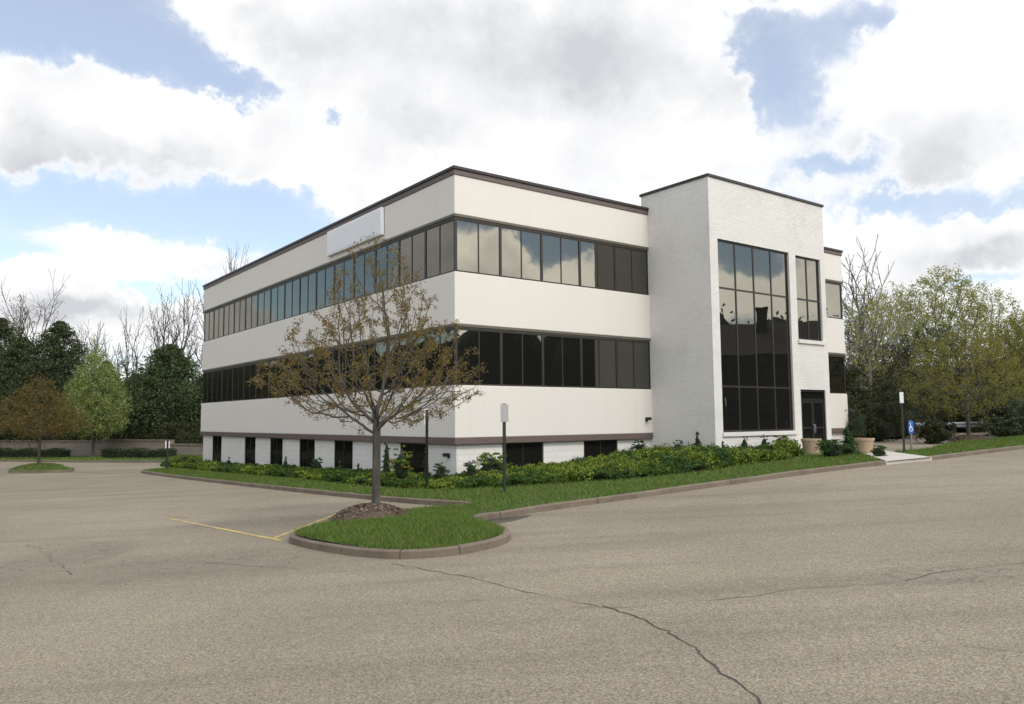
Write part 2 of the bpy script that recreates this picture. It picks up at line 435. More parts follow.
WALK = [(11.24, 23.96), (13.14, 25.06), (13.6, 29.5), L2W(16.3, -2.9), L2W(13.2, -2.9), (10.2, 29.9), (10.5, 28.4), (12.25, 28.1)]
tag(poly_sheet('walkway', WALK, M['walk'], .115, .5), kind='structure')
kerb('kerb', [(11.2, 23.98), (13.2, 25.15)], M['walk'], h=.113)
# far side drive: back verge, small island
BK = [(-20.0, 51.3), (-29.2, 56.4), (-40, 62.1), (-60, 72.5)][::-1]
kerb('kerb', BK, M['kerb'])
BLAWN = np.concatenate([offset(densify(BK, 1), .11), [(-14, 52), (-12, 75), (-60, 100), (-75, 90)]])
tag(poly_sheet('back_verge', BLAWN, M['turf'], .09, 1.5), kind='structure')
SI = chaikin([(-29.3, 45.9), (-27.6, 45.15), (-25.9, 44.35), (-24.7, 44.5), (-25.0, 45.8), (-27.9, 49.3), (-29.6, 50.6), (-30.2, 49.6)], 2, True)
kerb('kerb', SI, M['kerb'], True)
def si_bump(x, y): return .28*np.exp(-(np.hypot(x+28.7, y-48.4)/1.3)**2)
tag(poly_sheet('verge', offset(SI, .11, True), M['turf'], .09, .5, bumpf=si_bump), kind='structure')
# concrete gutter joining the islands
def ribbon(name, path, w, dz, mat, jitter=0, seed=0, taper=False):
    p = densify(path, .07 if jitter else .5); r = np.random.default_rng(seed)
    if jitter:
        p = p + np.stack([np.convolve(r.normal(0, jitter, len(p)+2), np.ones(3)/3, 'valid')*.8+np.convolve(r.normal(0, jitter*3, len(p)+10), np.ones(11)/11, 'valid') for _ in range(2)], 1)
    ww = np.full(len(p), w) if not jitter else w*np.clip(np.convolve(r.normal(1, .9, len(p)+4), np.ones(5)/5, 'valid'), .25, 2.2)
    if taper: ww = ww*np.minimum(1, np.linspace(0, 4, len(p)))[::1]*np.minimum(1, np.linspace(4, .2, len(p)))
    t = np.gradient(p, axis=0); t /= np.linalg.norm(t, axis=1)[:,None]+1e-9; nn = np.stack([-t[:,1], t[:,0]], 1)
    a = p+nn*ww[:,None]/2; b = p-nn*ww[:,None]/2
    V = np.concatenate([np.c_[a, gz(a[:,0], a[:,1])+dz], np.c_[b, gz(b[:,0], b[:,1])+dz]])
    i = np.arange(len(p)-1); n = len(p)
    me = np_mesh(name, V, [np.stack([i+n, i+n+1, i+1, i], 1)])
    return tag(link_mesh(name, me, mat), kind='structure')
ribbon('gutter', [(-33, 46.4), (-29.6, 45.6), (-24.6, 44.0), (-21.7, 42.2), (-19.5, 41.2)], .35, .006, M['kerb'])
# cracks and stall lines
CR1 = [(-1.72, 11.67), (-.99, 10.81), (-.43, 10.31), (.07, 9.5), (.5, 8.95), (.91, 8.55), (1.17, 8.15), (1.37, 7.64), (1.54, 7.14), (1.59, 6.79), (1.62, 6.44), (1.58, 6.24), (1.65, 5.89), (1.69, 5.4), (1.8, 4.6)]
ribbon('crack', CR1[:6], .010, .004, M['tar'], .03, 3)
ribbon('crack', CR1[5:], .015, .004, M['tar'], .03, 4)
ribbon('crack', [(.59, 8.55), (1.29, 8.4), (1.96, 8.54), (2.62, 8.64), (3.12, 8.82), (3.78, 8.84), (4.29, 8.89)], .007, .004, M['tar'], .03, 5)
ribbon('crack', [(4.29, 8.89), (4.72, 9.2), (5.18, 9.38), (6.04, 9.6), (6.9, 9.8)], .009, .004, M['tar'], .03, 6)
ribbon('crack', [(-9.5, 15.76), (-8.49, 14.6), (-7.39, 13.14), (-6.67, 12.19)], .010, .004, M['tar'], .05, 8)
ribbon('crack', [(3.6, 6.6), (4.3, 6.3), (5.2, 6.1), (6.3, 6.15)], .005, .004, M['tar'], .04, 9)
ribbon('crack', [(-7.6, 12.4), (-5.9, 12.9), (-4.3, 12.5), (-3.1, 11.6)], .008, .004, M['tar'], .05, 10)
ribbon('parking_line', [(-8.25, 19.2), (-4.2, 14.55)], .10, .005, M['yellow'])
ribbon('parking_line', [(-4.44, 14.85), (-3.72, 20.7)], .10, .0065, M['yellow'])
ribbon('parking_line', [(-8.17, 19.25), (-7.7, 19.35)], .10, .0065, M['yellow'])
st = poly_sheet('puddle', chaikin([(-.72, 15.82), (-.5, 15.2), (-.1, 15.35), (.15, 15.75), (.45, 16.3), (-.1, 16.1)], 2, True), M['wet'], .005, .2); tag(st, kind='structure')

# ------------------------------------------------------------------ building
base_z = 0.0
B = empty('office_building', (C0[0], C0[1], 0), ANG, label='three storey cream stucco office building with dark ribbon windows and white brick entrance tower', cat='building')
ZR, ZF, H1, S1, H2, S2, BT, BB = 10.11, 9.84, 8.45, 6.74, 4.96, 3.17, 1.54, 1.335
LT = .13                                                   # drip strip height
# stucco bands (the tower cuts the front run)
for z0, z1 in ((H1+LT, ZF), (H2+LT, S1), (BT, S2)):
    MB().box(0, FX, 0, DEP, z0, z1).build('stucco_band', M['stucco'], B, .02)
# recessed core behind the glass
MB().box(.35, FX-.35, .35, DEP-.35, -.8, ZF-.02).build('interior_core', M['core'], B)
for z in (H1, H2):
    MB().box(-.015, FX+.015, -.015, DEP+.015, z+.05, z+LT).box(.03, FX-.03, .03, DEP-.03, z, z+.05).build('drip_strip', M['lintel'], B)
MB().box(-.02, FX+.02, -.02, DEP+.02, BB, BT).build('brown_band', M['trim'], B, .01)
MB().box(-.03, FX+.03, -.03, DEP+.03, ZF, ZR-.10).build('fascia', M['trim'], B, .008)
MB().box(-.075, FX+.075, -.075, DEP+.075, ZR-.10, ZR).build('roof_cap', M['cap'], B, .012)
MB().box(.3, FX-.3, .3, DEP-.3, ZR-.05, ZR+.012).build('roof', M['roofing'], B)

def window(axis, a0, a1, z0, z1, cols, rows=(), depth=.055, mull=.035, frame=.09, glass='glass', pos=0.0, outer=True, tilt=.0016):
    """axis F: front plane y=pos facing -y; L: left plane x=pos facing -x; R: right plane x=pos facing +x"""
    def bx(mb, a, b, d0, d1, zz0, zz1):
        if axis == 'F': mb.box(a, b, pos+d0, pos+d1, zz0, zz1)
        elif axis == 'L': mb.box(pos+d0, pos+d1, a, b, zz0, zz1)
        else: mb.box(pos-d1, pos-d0, a, b, zz0, zz1)
    fr = MB(); e = .004
    bx(fr, a0, a0+frame/2, depth-.012, depth+.05, z0, z1); bx(fr, a1-frame/2, a1, depth-.012, depth+.05, z0, z1)
    bx(fr, a0+frame/2, a1-frame/2, depth-.010, depth+.05, z1-frame*.6, z1); bx(fr, a0+frame/2, a1-frame/2, depth-.010, depth+.05, z0, z0+frame*.6)
    xs = [a0+(a1-a0)*i/cols for i in range(cols+1)]
    for x in xs[1:-1]: bx(fr, x-mull/2, x+mull/2, depth-.006, depth+.045, z0+frame*.6, z1-frame*.6)
    for zr in rows:
        for i in range(cols):
            bx(fr, xs[i]+(frame/2 if i == 0 else mull/2), xs[i+1]-(frame/2 if i == cols-1 else mull/2), depth-.004, depth+.04, zr-mull/2, zr+mull/2)
    w = fr.build('window', M['bronze'], B)
    g = MB(); zs = [z0]+list(rows)+[z1]
    for i in range(cols):
        for k in range(len(zs)-1):
            t1, t2 = random.gauss(0, tilt), random.gauss(0, tilt)
            A, Bx, Z0, Z1 = xs[i]+.008, xs[i+1]-.008, zs[k]+.008, zs[k+1]-.008
            hw, hh = (Bx-A)/2, (Z1-Z0)/2
            dd = lambda sx, sz: depth+.012+sx*hw*t1+sz*hh*t2
            pts = [(A, dd(-1,-1), Z0), (Bx, dd(1,-1), Z0), (Bx, dd(1,1), Z1), (A, dd(-1,1), Z1)]
            if axis == 'F': g.quad(*[(p[0], pos+p[1], p[2]) for p in pts])
            elif axis == 'L': g.quad(*[(pos+p[1], p[0], p[2]) for p in pts[::-1]])
            else: g.quad(*[(pos-p[1], p[0], p[2]) for p in pts])
    g.build('glass', M[glass], w)
    return w
NB = 15; bw = (DEP-.16)/NB; fb = (TX0-.06)/5
for z0, z1 in ((S1, H1), (S2, H2)):
    for i in range(NB): window('L', .08+i*bw, .08+(i+1)*bw, z0, z1, 2, pos=0)
    for i in range(5): window('F', .08+i*fb, .08+(i+1)*fb, z0, z1, 2, pos=0)
    for i in range(4):
        ww = (FX-.08-TX1)/4; window('F', TX1+i*ww, TX1+(i+1)*ww, z0, z1, 1, pos=0)
    for i in range(NB): window('R', .08+i*bw, .08+(i+1)*bw, z0, z1, 2, pos=FX)
    for (x, y) in ((.04, .04), (FX-.04, .04)):
        pass
# corner mullions
for z0, z1 in ((S1, H1), (S2, H2)):
    MB().box(.035, .095, .035, .095, z0, z1).build('corner_mullion', M['bronze'], B); MB().box(FX-.095, FX-.035, .035, .095, z0, z1).build('corner_mullion', M['bronze'], B)
# brick base with garden-level windows
SB = .13
gl = [(1.92, 3.70), (7.40, 9.09), (11.0, 12.68), (14.62, 16.23), (18.22, 19.83), (23.6, 25.27)]
gf = [(1.89, 3.61), (5.42, 7.07)]
bb = MB()
e0 = SB+.3
for a, b in zip([e0]+[w[1] for w in gl], [w[0] for w in gl]+[DEP-SB]): bb.box(SB, SB+.3, a, b, -1.2, BB)
for a, b in zip([SB]+[w[1] for w in gf], [w[0] for w in gf]+[TX0+.02]): bb.box(a, b, SB, SB+.3, -1.2, BB)
bb.box(TX1-.02, FX-SB, SB, SB+.3, -1.2, BB); bb.box(FX-SB-.3, FX-SB, SB+.3, DEP-SB, -1.2, BB); bb.box(SB+.3, FX-SB-.3, DEP-SB-.3, DEP-SB, -1.2, BB)
bb.build('brick_base', M['base_brick'], B)
for a, b in gl: window('L', a+.01, b-.01, -.6, BB-.003, 2, pos=SB, depth=.035, glass='dark_glass')
for a, b in gf: window('F', a+.01, b-.01, -.4, BB-.003, 2, pos=SB, depth=.035, glass='dark_glass')
# tower
TZ = 10.62; TB = .32; yF = -TOFF
tw = MB(); th = .34
m0, m1, mz0, mz1 = 9.20, 13.49, 1.52, 8.44
s0, s1, sz0, sz1 = 13.93, 15.63, 5.03, 8.40
d0, d1, dz1 = 13.93, 15.64, 3.15
zb = -.6
tw.box(TX0, m0, yF, yF+th, zb, TZ)                       # left pier
tw.box(m1, s0, yF, yF+th, zb, TZ)                        # between the windows
tw.box(s1, TX1, yF, yF+th, zb, TZ)                       # right pier
tw.box(m0, m1, yF, yF+th, mz1, TZ); tw.box(m0, m1, yF, yF+th, zb, mz0)
tw.box(s0, s1, yF, yF+th, sz1, TZ); tw.box(s0, s1, yF, yF+th, dz1, sz0); tw.box(s0, s1, yF, yF+th, zb, .60)
tw.box(TX0, TX0+th, yF+th, TB, zb, TZ); tw.box(TX1-th, TX1, yF+th, TB, zb, TZ)
tw.box(TX0+th, TX1-th, TB-th, TB, 5, TZ); tw.box(TX0+th, TX1-th, yF+th, TB-th, TZ-.4, TZ-.1)
tw.build('tower_wall', M['brick'], B)
MB().box(TX0+th+.05, TX1-th-.05, yF+th+.12, TB-th-.05, zb, TZ-.5).build('interior_core', M['core'], B)
cp = MB(); o = .05
cp.box(TX0-o, TX1+o, yF-o, yF+th+.03, TZ, TZ+.10); cp.box(TX0-o, TX1+o, TB-th, TB+o, TZ, TZ+.10)
cp.box(TX0-o, TX0+th, yF+th+.03, TB-th, TZ, TZ+.10); cp.box(TX1-th, TX1+o, yF+th+.03, TB-th, TZ, TZ+.10)
cp.build('tower_cap', M['cap'], B, .012)
window('F', m0+.003, m1-.003, mz0+.06, mz1-.003, 4, (3.19, 6.70), depth=.09, pos=yF, mull=.065, frame=.11, tilt=.0012)
window('F', s0+.003, s1-.003, sz0+.06, sz1-.003, 2, (6.70,), depth=.09, pos=yF, mull=.07, frame=.11, tilt=.0012)
for a, b, z in ((m0, m1, mz0), (s0, s1, sz0)):
    MB().box(a-.05, b+.05, yF-.07, yF+.12, z-.09, z+.055).build('window_sill', M['sill'], B, .008)
# soldier course under the upper sill reads as a thin ledge
# entrance: dark double doors with transom
df = MB(); dz0 = .66
dd0, dd1 = yF+.04, yF+.13
df.box(d0+.003, d0+.08, dd0, dd1, dz0, dz1); df.box(d1-.08, d1-.003, dd0, dd1, dz0, dz1)
df.box(d0+.08, d1-.08, dd0, dd1, dz1-.09, dz1-.002); df.box(d0+.08, d1-.08, dd0+.005, dd1, 2.72, 2.80)
dr = df.build('door_frame', M['black'], B)
MB().quad((d0+.08, yF+.09, 2.80), (d1-.08, yF+.09, 2.80), (d1-.08, yF+.09, dz1-.09), (d0+.08, yF+.09, dz1-.09)).build('transom', M['dark_glass'], dr)
dm = (d0+d1)/2
for sgn, a, b in ((1, d0+.085, dm-.005), (-1, dm+.005, d1-.085)):
    lf = MB(); y0, y1 = yF+.055, yF+.105
    lf.box(a, a+.09, y0, y1, dz0+.02, 2.715); lf.box(b-.09, b, y0, y1, dz0+.02, 2.715); lf.box(a+.09, b-.09, y0, y1, 2.62, 2.715); lf.box(a+.09, b-.09, y0, y1, dz0+.02, dz0+.24); lf.box(a+.09, b-.09, y0, y1, 1.62, 1.70)
    dl = lf.build('door', M['black'], B, .004)
    MB().quad((a+.09, y0+.025, dz0+.24), (b-.09, y0+.025, dz0+.24), (b-.09, y0+.025, 2.62), (a+.09, y0+.025, 2.62)).build('door_glass', M['dark_glass'], dl)
    hx = (b-.045) if sgn == 1 else (a+.045)
    MB().tube([(hx, y0, 1.45), (hx, y0-.06, 1.47), (hx, y0-.06, 1.78), (hx, y0, 1.80)], .014).build('door_handle', M['greypost'], dl, smooth=True)
# wall lights, downspout
def wall_light(x, y, z, axis):
    f = MB()
    if axis == 'F': f.box(x-.06, x+.06, y-.03, y, z-.05, z+.10); f.prism([(x-.075, y-.20), (x+.075, y-.20), (x+.06, y-.03), (x-.06, y-.03)], z+.0, z+.11)
    else: f.box(x-.03, x, y-.06, y+.06, z-.05, z+.10); f.prism([(x-.20, y+.075), (x-.20, y-.075), (x-.03, y-.06), (x-.03, y+.06)], z, z+.11)
    f.build('wall_light', M['black'], B, .008)
wall_light(8.45, 0, 2.02, 'F'); wall_light(SB, .55, .95, 'L')
MB().box(FX+.02, FX+.12, .3, .4, .3, 2.4).build('downspout', M['cap'], B)
# roof sign, blank, hung on the left face
s = empty('blank_sign', (*L2W(-.01, 7.02), 0), ANG, label='blank pale grey rectangular sign box mounted high on the long left facade under the roof', cat='sign')
zs0, zs1 = 8.79, 9.80
MB().box(-.13, -.01, -2.37, 2.37, zs0, zs1).build('sign_box', M['signwhite'], s, .015)
MB().box(-.142, -.131, -2.31, 2.31, zs0+.06, zs1-.06).build('sign_face', M['signpanel'], s)

# ------------------------------------------------------------------ vegetation generators
def leaf_quads(C, ln, wd, r, down=0.0, up=0.0, nrm=None):
    """diamond leaves; C (n,3); returns V, F"""
    n = len(C)
    a = r.normal(size=(n, 3)); a[:,2] += up-down; a /= np.linalg.norm(a, axis=1)[:,None]+1e-9
    b = np.cross(a, r.normal(size=(n, 3))); b /= np.linalg.norm(b, axis=1)[:,None]+1e-9
    ln = (ln*r.uniform(.65, 1.35, n))[:,None]; wd = (wd*r.uniform(.65, 1.35, n))[:,None]
    nn = np.cross(a, b)
    V = np.stack([C-a*ln*.5, C+b*wd*.5+nn*wd*.12, C+a*ln*.5, C-b*wd*.5+nn*wd*.12], 1).reshape(-1, 3)
    return V, np.arange(4*n).reshape(-1, 4)
def colonize(A, start, step, infl, kill, r, trop=(0, 0, .12), jit=.12, maxit=220, maxn=9000):
    N = np.zeros((maxn, 3)); par = np.full(maxn, -1); k = len(start)
    N[:k] = start; par[1:k] = np.arange(k-1)
    A = np.array(A); near = np.zeros(len(A), int); dist = np.full(len(A), 1e9)
    def upd(i0, i1):
        if i1 <= i0: return
        D = np.linalg.norm(A[:,None]-N[None, i0:i1], axis=2); j = D.argmin(1); d = D[np.arange(len(A)), j]
        m = d < dist; dist[m] = d[m]; near[m] = j[m]+i0
    upd(0, k); last = {}
    trop = np.array(trop)
    for it in range(maxit):
        alive = (dist > kill) & (dist < infl)
        if not alive.any(): break
        idx = near[alive]; v = A[alive]-N[idx]; v /= np.linalg.norm(v, axis=1)[:,None]
        u, inv = np.unique(idx, return_inverse=True); acc = np.zeros((len(u), 3)); np.add.at(acc, inv, v)
        acc /= np.linalg.norm(acc, axis=1)[:,None]+1e-9
        acc += trop+r.normal(0, jit, acc.shape); acc /= np.linalg.norm(acc, axis=1)[:,None]
        k0 = k
        for ui, dv in zip(u, acc):
            ch = last.setdefault(int(ui), [])
            if len(ch) >= 3 or any(float(c@dv) > .9 for c in ch): continue
            if k >= maxn: break
            N[k] = N[ui]+dv*step; par[k] = ui; ch.append(dv); k += 1
        if k == k0: 
            stuck = np.isin(near, u) & alive
            dist[stuck] = 0
            continue
        dist_prev = dist.copy(); upd(k0, k)
        if k >= maxn: break
    return N[:k], par[:k]
def radii(N, par, tip, p, rmax):
    n = len(N); acc = np.zeros(n); ch = np.zeros(n, int)
    for i in range(n-1, -1, -1):
        if ch[i] == 0: acc[i] = tip**p
        if par[i] >= 0: acc[par[i]] += acc[i]; ch[par[i]] += 1
    r = acc**(1/p); f = r.max()
    if True: r = tip+(r-tip)*(rmax-tip)/(f-tip)
    else: r = r*1.0
    return r, ch
def limbs(N, par, rad, sides=6, flare=0):
    n = len(N); kids = [[] for _ in range(n)]
    for i in range(1, n):
        if par[i] >= 0: kids[par[i]].append(i)
    V = []; F = []; ring = np.arange(sides)*2*math.pi/sides; cs = np.stack([np.cos(ring), np.sin(ring)], 1)
    stack = [(0, None)]; off = 0
    while stack:
        i, p0 = stack.pop()
        chain = [i] if p0 is None else [p0, i]
        while kids[chain[-1]]:
            ks = sorted(kids[chain[-1]], key=lambda q: -rad[q])
            for q in ks[1:]: stack.append((q, chain[-1]))
            chain.append(ks[0])
        P = N[chain]; rr = rad[chain].copy()
        if p0 is not None: rr[0] = min(rr[0], rr[1]*1.15)
        if len(P) < 2: continue
        T = np.gradient(P, axis=0); T /= np.linalg.norm(T, axis=1)[:,None]+1e-9
        up = np.array([1., 0, 0]) if abs(T[0, 0]) < .8 else np.array([0, 1., 0])
        for j in range(len(P)):
            u = up-T[j]*(up@T[j]); u /= np.linalg.norm(u)+1e-9; w = np.cross(T[j], u); up = u
            V.append(P[j]+rr[j]*(cs[:,:1]*u+cs[:,1:]*w))
        m = len(P); a = np.arange(m-1)[:,None]*sides+np.arange(sides)[None]; b = np.arange(m-1)[:,None]*sides+(np.arange(sides)[None]+1) % sides
        F.append(np.stack([a, b, b+sides, a+sides], -1).reshape(-1, 4)+off); off += m*sides
    return np.concatenate(V), np.concatenate(F)
def env_points(n, zr, r, shell=.0, ell=1.0):
    """random points inside a radius profile zr = [(z, radius), ...]"""
    z, R_ = np.array(zr).T; zz = np.linspace(z[0], z[-1], 200); w = np.interp(zz, z, R_)**1.5; cdf = np.cumsum(w)/w.sum()
    h = np.interp(r.random(n), cdf, zz); rr = np.interp(h, z, R_)*np.sqrt(r.uniform(shell, 1, n)); a = r.uniform(0, 2*math.pi, n)
    return np.stack([rr*np.cos(a)*ell, rr*np.sin(a), h], 1)
def lumpy(P, r, amp, sc):
    o = r.uniform(0, 50, 3)
    return np.array([1+amp*mnoise.noise(Vector(p*sc+o)) for p in P])[:,None]
def tree(name, x, y, z, label, cat, zr, trunk_h, trunk_r, nA, step, leafmat, nleaf, lsize, bark='bark', seed=1, group=None, tip=.008, sides=5, leaf_spread=.12,
         shell=.15, trop=(0, 0, .15), cluster=4, infl=None, down=.0, lumps=.18, thr=2.2, p=2.25, lean=(0, 0), leafw=.5, kill=None):
    r = np.random.default_rng(seed)
    t = empty(name, (x, y, z), r.uniform(0, 6.28), label=label, cat=cat, group=group)
    A = env_points(nA, zr, r, shell)
    if lumps:
        k = lumpy(A, r, lumps*2, 1.6/max(q[1] for q in zr)); A[:,:2] *= k
    ns = max(3, int(trunk_h/step)+1); sz = np.linspace(0, trunk_h, ns)
    wob = np.cumsum(r.normal(0, .012*trunk_h/ns, (ns, 2)), 0)
    st = np.c_[wob[:,0]+lean[0]*sz, wob[:,1]+lean[1]*sz, sz]
    A[:,0] += lean[0]*A[:,2]; A[:,1] += lean[1]*A[:,2]
    N, par = colonize(A, st, step, infl or step*14, kill or step*1.6, r, trop)
    rad, ch = radii(N, par, tip, p, trunk_r)
    rad[0] *= 1.35; rad[1] *= 1.1
    V, F = limbs(N, par, rad, sides)
    tr = link_mesh('trunk', np_mesh('trunk', V, [F]), M[bark], t, smooth=True)
    if nleaf:
        tw = np.where((rad < tip*thr) & (N[:,2] > zr[0][0]*.9))[0]
        ncl = max(1, nleaf//cluster)
        c = N[r.choice(tw, ncl)] + r.normal(0, leaf_spread, (ncl, 3))
        C = np.repeat(c, cluster, 0)+r.normal(0, lsize*.7, (ncl*cluster, 3))
        LV, LF = leaf_quads(C, lsize, lsize*leafw, r, down=down)
        link_mesh('crown', np_mesh('crown', LV, [LF]), M[leafmat], t)
    return t
def evergreen(name, x, y, z, label, cat, h, w, mat, nleaf, lsize, seed, shape='cone', base=.0, group=None, trunk_r=.15, bark='bark_dark'):
    """dense conifer or bush: boughs of needle sprays around a dark trunk with inner mass"""
    r = np.random.default_rng(seed)
    t = empty(name, (x, y, z), r.uniform(0, 6.28), label=label, cat=cat, group=group)
    MB().lathe([(trunk_r*1.3, -.05), (trunk_r, h*.15), (trunk_r*.5, h*.6), (.02, h*.93)], n=8).build('trunk', M[bark], t, smooth=True)
    nb = max(24, nleaf//45); C = []
    per = nleaf//nb
    for k in range(nb):
        u = r.random()
        zz = h*(base+(1-base)*(u**(1.15 if shape == 'cone' else 1.2 if shape == 'round2' else .9)))*(r.uniform(.92, 1.08) if shape == 'round2' else 1)
        f = (zz/h-base)/(1-base)
        if shape == 'cone': rr = (w/2)*(1-f)**.75*min(1, .55+f*4)
        elif shape == 'round': rr = (w/2)*math.sqrt(max(0, 1-(2*f-1)**2*.92))
        else: rr = (w/2)*min(1, .7+f*2)*(1-max(0, f-.3)/.7*.97)**.75
        rr *= r.uniform(.6, 1.25) if shape == 'round2' else r.uniform(.75, 1.15); a = r.uniform(0, 6.283)
        s = r.uniform(.25, 1, per)**.5; wid = .16*w*(1-.8*f)
        px = np.cos(a)*rr*s+r.normal(0, wid*.45, per); py = np.sin(a)*rr*s+r.normal(0, wid*.45, per)
        pz = zz+rr*s*(.18 if shape != 'cone' else -.12)+r.normal(0, wid*.28, per)
        C.append(np.stack([px, py, np.maximum(pz, .02)], 1))
    C = np.concatenate(C); C = C[C[:,2] < h*1.02]
    LV, LF = leaf_quads(C, lsize, lsize*.42, r, up=.25)
    link_mesh('crown', np_mesh('crown', LV, [LF]), M[mat], t)
    # inner mass of older, shaded twigs
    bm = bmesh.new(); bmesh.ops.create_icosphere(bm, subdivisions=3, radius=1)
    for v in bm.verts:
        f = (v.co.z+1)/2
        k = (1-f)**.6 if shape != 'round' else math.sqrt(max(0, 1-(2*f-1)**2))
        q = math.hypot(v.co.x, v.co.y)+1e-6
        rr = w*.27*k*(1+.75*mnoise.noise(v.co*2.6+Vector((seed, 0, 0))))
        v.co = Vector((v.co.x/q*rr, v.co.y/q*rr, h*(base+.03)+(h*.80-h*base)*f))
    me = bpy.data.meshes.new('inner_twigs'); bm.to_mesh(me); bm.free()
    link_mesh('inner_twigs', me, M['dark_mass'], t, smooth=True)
    return t
def ramify(h, w, r, low=.3, levels=5, up=.08, wander=.11):
    N = [np.zeros(3)]; par = [-1]
    def turn(d, a, s):
        u = np.cross(d, [.31, .85, .42]); u /= np.linalg.norm(u); q = np.cross(d, u)
        return d*math.cos(a)+(u*math.cos(s)+q*math.sin(s))*math.sin(a)
    def grow(p, d, L, lev):
        n = 8 if lev == 0 else max(3, 6-lev); kids = []
        for i in range(n):
            d = d+r.normal(0, wander*(.35 if lev == 0 else 1), 3)+np.array([0, 0, up]); d = d/np.linalg.norm(d)
            N.append(N[p]+d*L/n); par.append(p); p = len(N)-1
            if (lev == 0 and i/n > low) or (lev > 0 and i >= (1 if lev < 3 else 0)): kids.append((p, i/n))
        if lev >= levels: return
        s = r.uniform(0, 6.28)
        ends = 3 if lev == 0 else 2
        for e in range(ends):                                   # the stem divides at its end
            s += 6.28/ends+r.normal(0, .3); grow(p, turn(d, r.uniform(.22, .55), s), L*r.uniform(.62, .85), lev+1)
        for (q, f) in kids[:-1]:
            if r.random() < .25: continue
            s += 2.4+r.normal(0, .4); grow(q, turn(d, r.uniform(.6, 1.05), s), L*r.uniform(.4, .65)*(1.15-.4*f), lev+1)
    grow(0, np.array([r.normal(0, .03), r.normal(0, .03), 1.]), h*.42, 0)
    N = np.array(N); par = np.array(par)
    N[:,2] *= h/np.percentile(N[:,2], 99.8); q = np.percentile(np.hypot(N[:,0], N[:,1]), 98); N[:,:2] *= (w/2)/q
    return N, par
def open_tree(name, x, y, h, w, label, seed, trunk_r, low, nleaf, leafmat, lsize, bark, group, lean=(0, 0), tip=.012, levels=4, up=.10):
    r = np.random.default_rng(seed)
    t = empty(name, (x, y, zg(x, y)), r.uniform(0, 6.28), label=label, cat='tree', group=group)
    N, par = ramify(h, w, r, low, levels, up); N[:,0] += lean[0]*N[:,2]
    rad, ch = radii(N, par, tip, 2.25, trunk_r); rad[0] *= 1.3
    V, F = limbs(N, par, rad, 5)
    link_mesh('trunk', np_mesh('trunk', V, [F]), M[bark], t, smooth=True)
    if nleaf:
        tw = np.where((rad < tip*2.2) & (N[:,2] > h*low*.6))[0]; n = nleaf//5
        C = np.repeat(N[r.choice(tw, n)]+r.normal(0, lsize*.6, (n, 3)), 5, 0)+r.normal(0, lsize*.75, (n*5, 3))
        LV, LF = leaf_quads(C, lsize, lsize*.5, r)
        link_mesh('crown', np_mesh('crown', LV, [LF]), M[leafmat], t)
    return t
def zg(x, y, dz=.09): return float(gz(x, y))+dz
# mulch mound and the young tree on the island
mx, my = -2.86, 16.22
mz = float(gz(mx, my))+.10
def mound(x, y, z, rad, h, name, seed):
    r = np.random.default_rng(seed)
    V = [(0, 0, h)]; F = []; nr, ns = 10, 40
    for i in range(1, nr+1):
        q = i/nr
        for k in range(ns):
            a = 2*math.pi*k/ns; rr = rad*q*(1+.10*mnoise.noise(Vector((math.cos(a)*1.5, math.sin(a)*1.5, seed))))
            V.append((rr*math.cos(a), rr*math.sin(a), h*(1-q*q)**.8*1-.03*(q > .99)+r.normal(0, .008)))
    for k in range(ns): F.append((0, 1+k, 1+(k+1) % ns))
    for i in range(nr-1):
        for k in range(ns):
            j = (k+1) % ns; F.append((1+i*ns+k, 1+(i+1)*ns+k, 1+(i+1)*ns+j, 1+i*ns+j))
    n = 2600; q = np.sqrt(r.random(n))*1.04; a = r.uniform(0, 6.283, n)
    C = np.stack([rad*q*np.cos(a), rad*q*np.sin(a), h*np.clip(1-q*q, 0, 1)**.8+.012], 1)
    LV, LF = leaf_quads(C, .075, .04, r); LV[:,2] = C[:,2].repeat(4)+(LV[:,2]-C[:,2].repeat(4))*.45
    n0 = len(V); V = np.concatenate([np.array(V), LV])
    me = bpy.data.meshes.new(name); me.from_pydata(V.tolist(), [], F+[tuple(int(i)+n0 for i in f) for f in LF]); me.update()
    me.materials.append(M['mulch']); me.materials.append(M['chip'])
    mi = np.zeros(len(me.polygons), np.int32); mi[len(F):] = 1; me.polygons.foreach_set('material_index', mi)
    o = link_mesh(name, me, None, None, (x, y, z)); return tag(o, kind='stuff')
mound(mx, my, mz, .82, .30, 'mulch_mound', 3)
tree('young_tree', -2.78, 16.25, mz+.22, 'young tree with sparse bronze leaves rising from the mulch mound on the kerbed grass island', 'tree',
     [(1.5, .45), (1.72, 1.5), (2.0, 2.05), (2.44, 2.3), (2.9, 2.25), (3.26, 2.1), (3.7, 1.8), (4.29, 1.4), (4.75, 1.0), (5.1, .7), (5.45, .45), (5.8, .12)],
     1.8, .084, 1900, .085, 'l_bronze', 19000, .054, seed=11, tip=.0036, sides=7, leaf_spread=.03, shell=.02, trop=(0, 0, .42), cluster=11, infl=1.5, down=.6, lumps=.25, thr=2.0, p=2.35, leafw=.42, kill=.17)

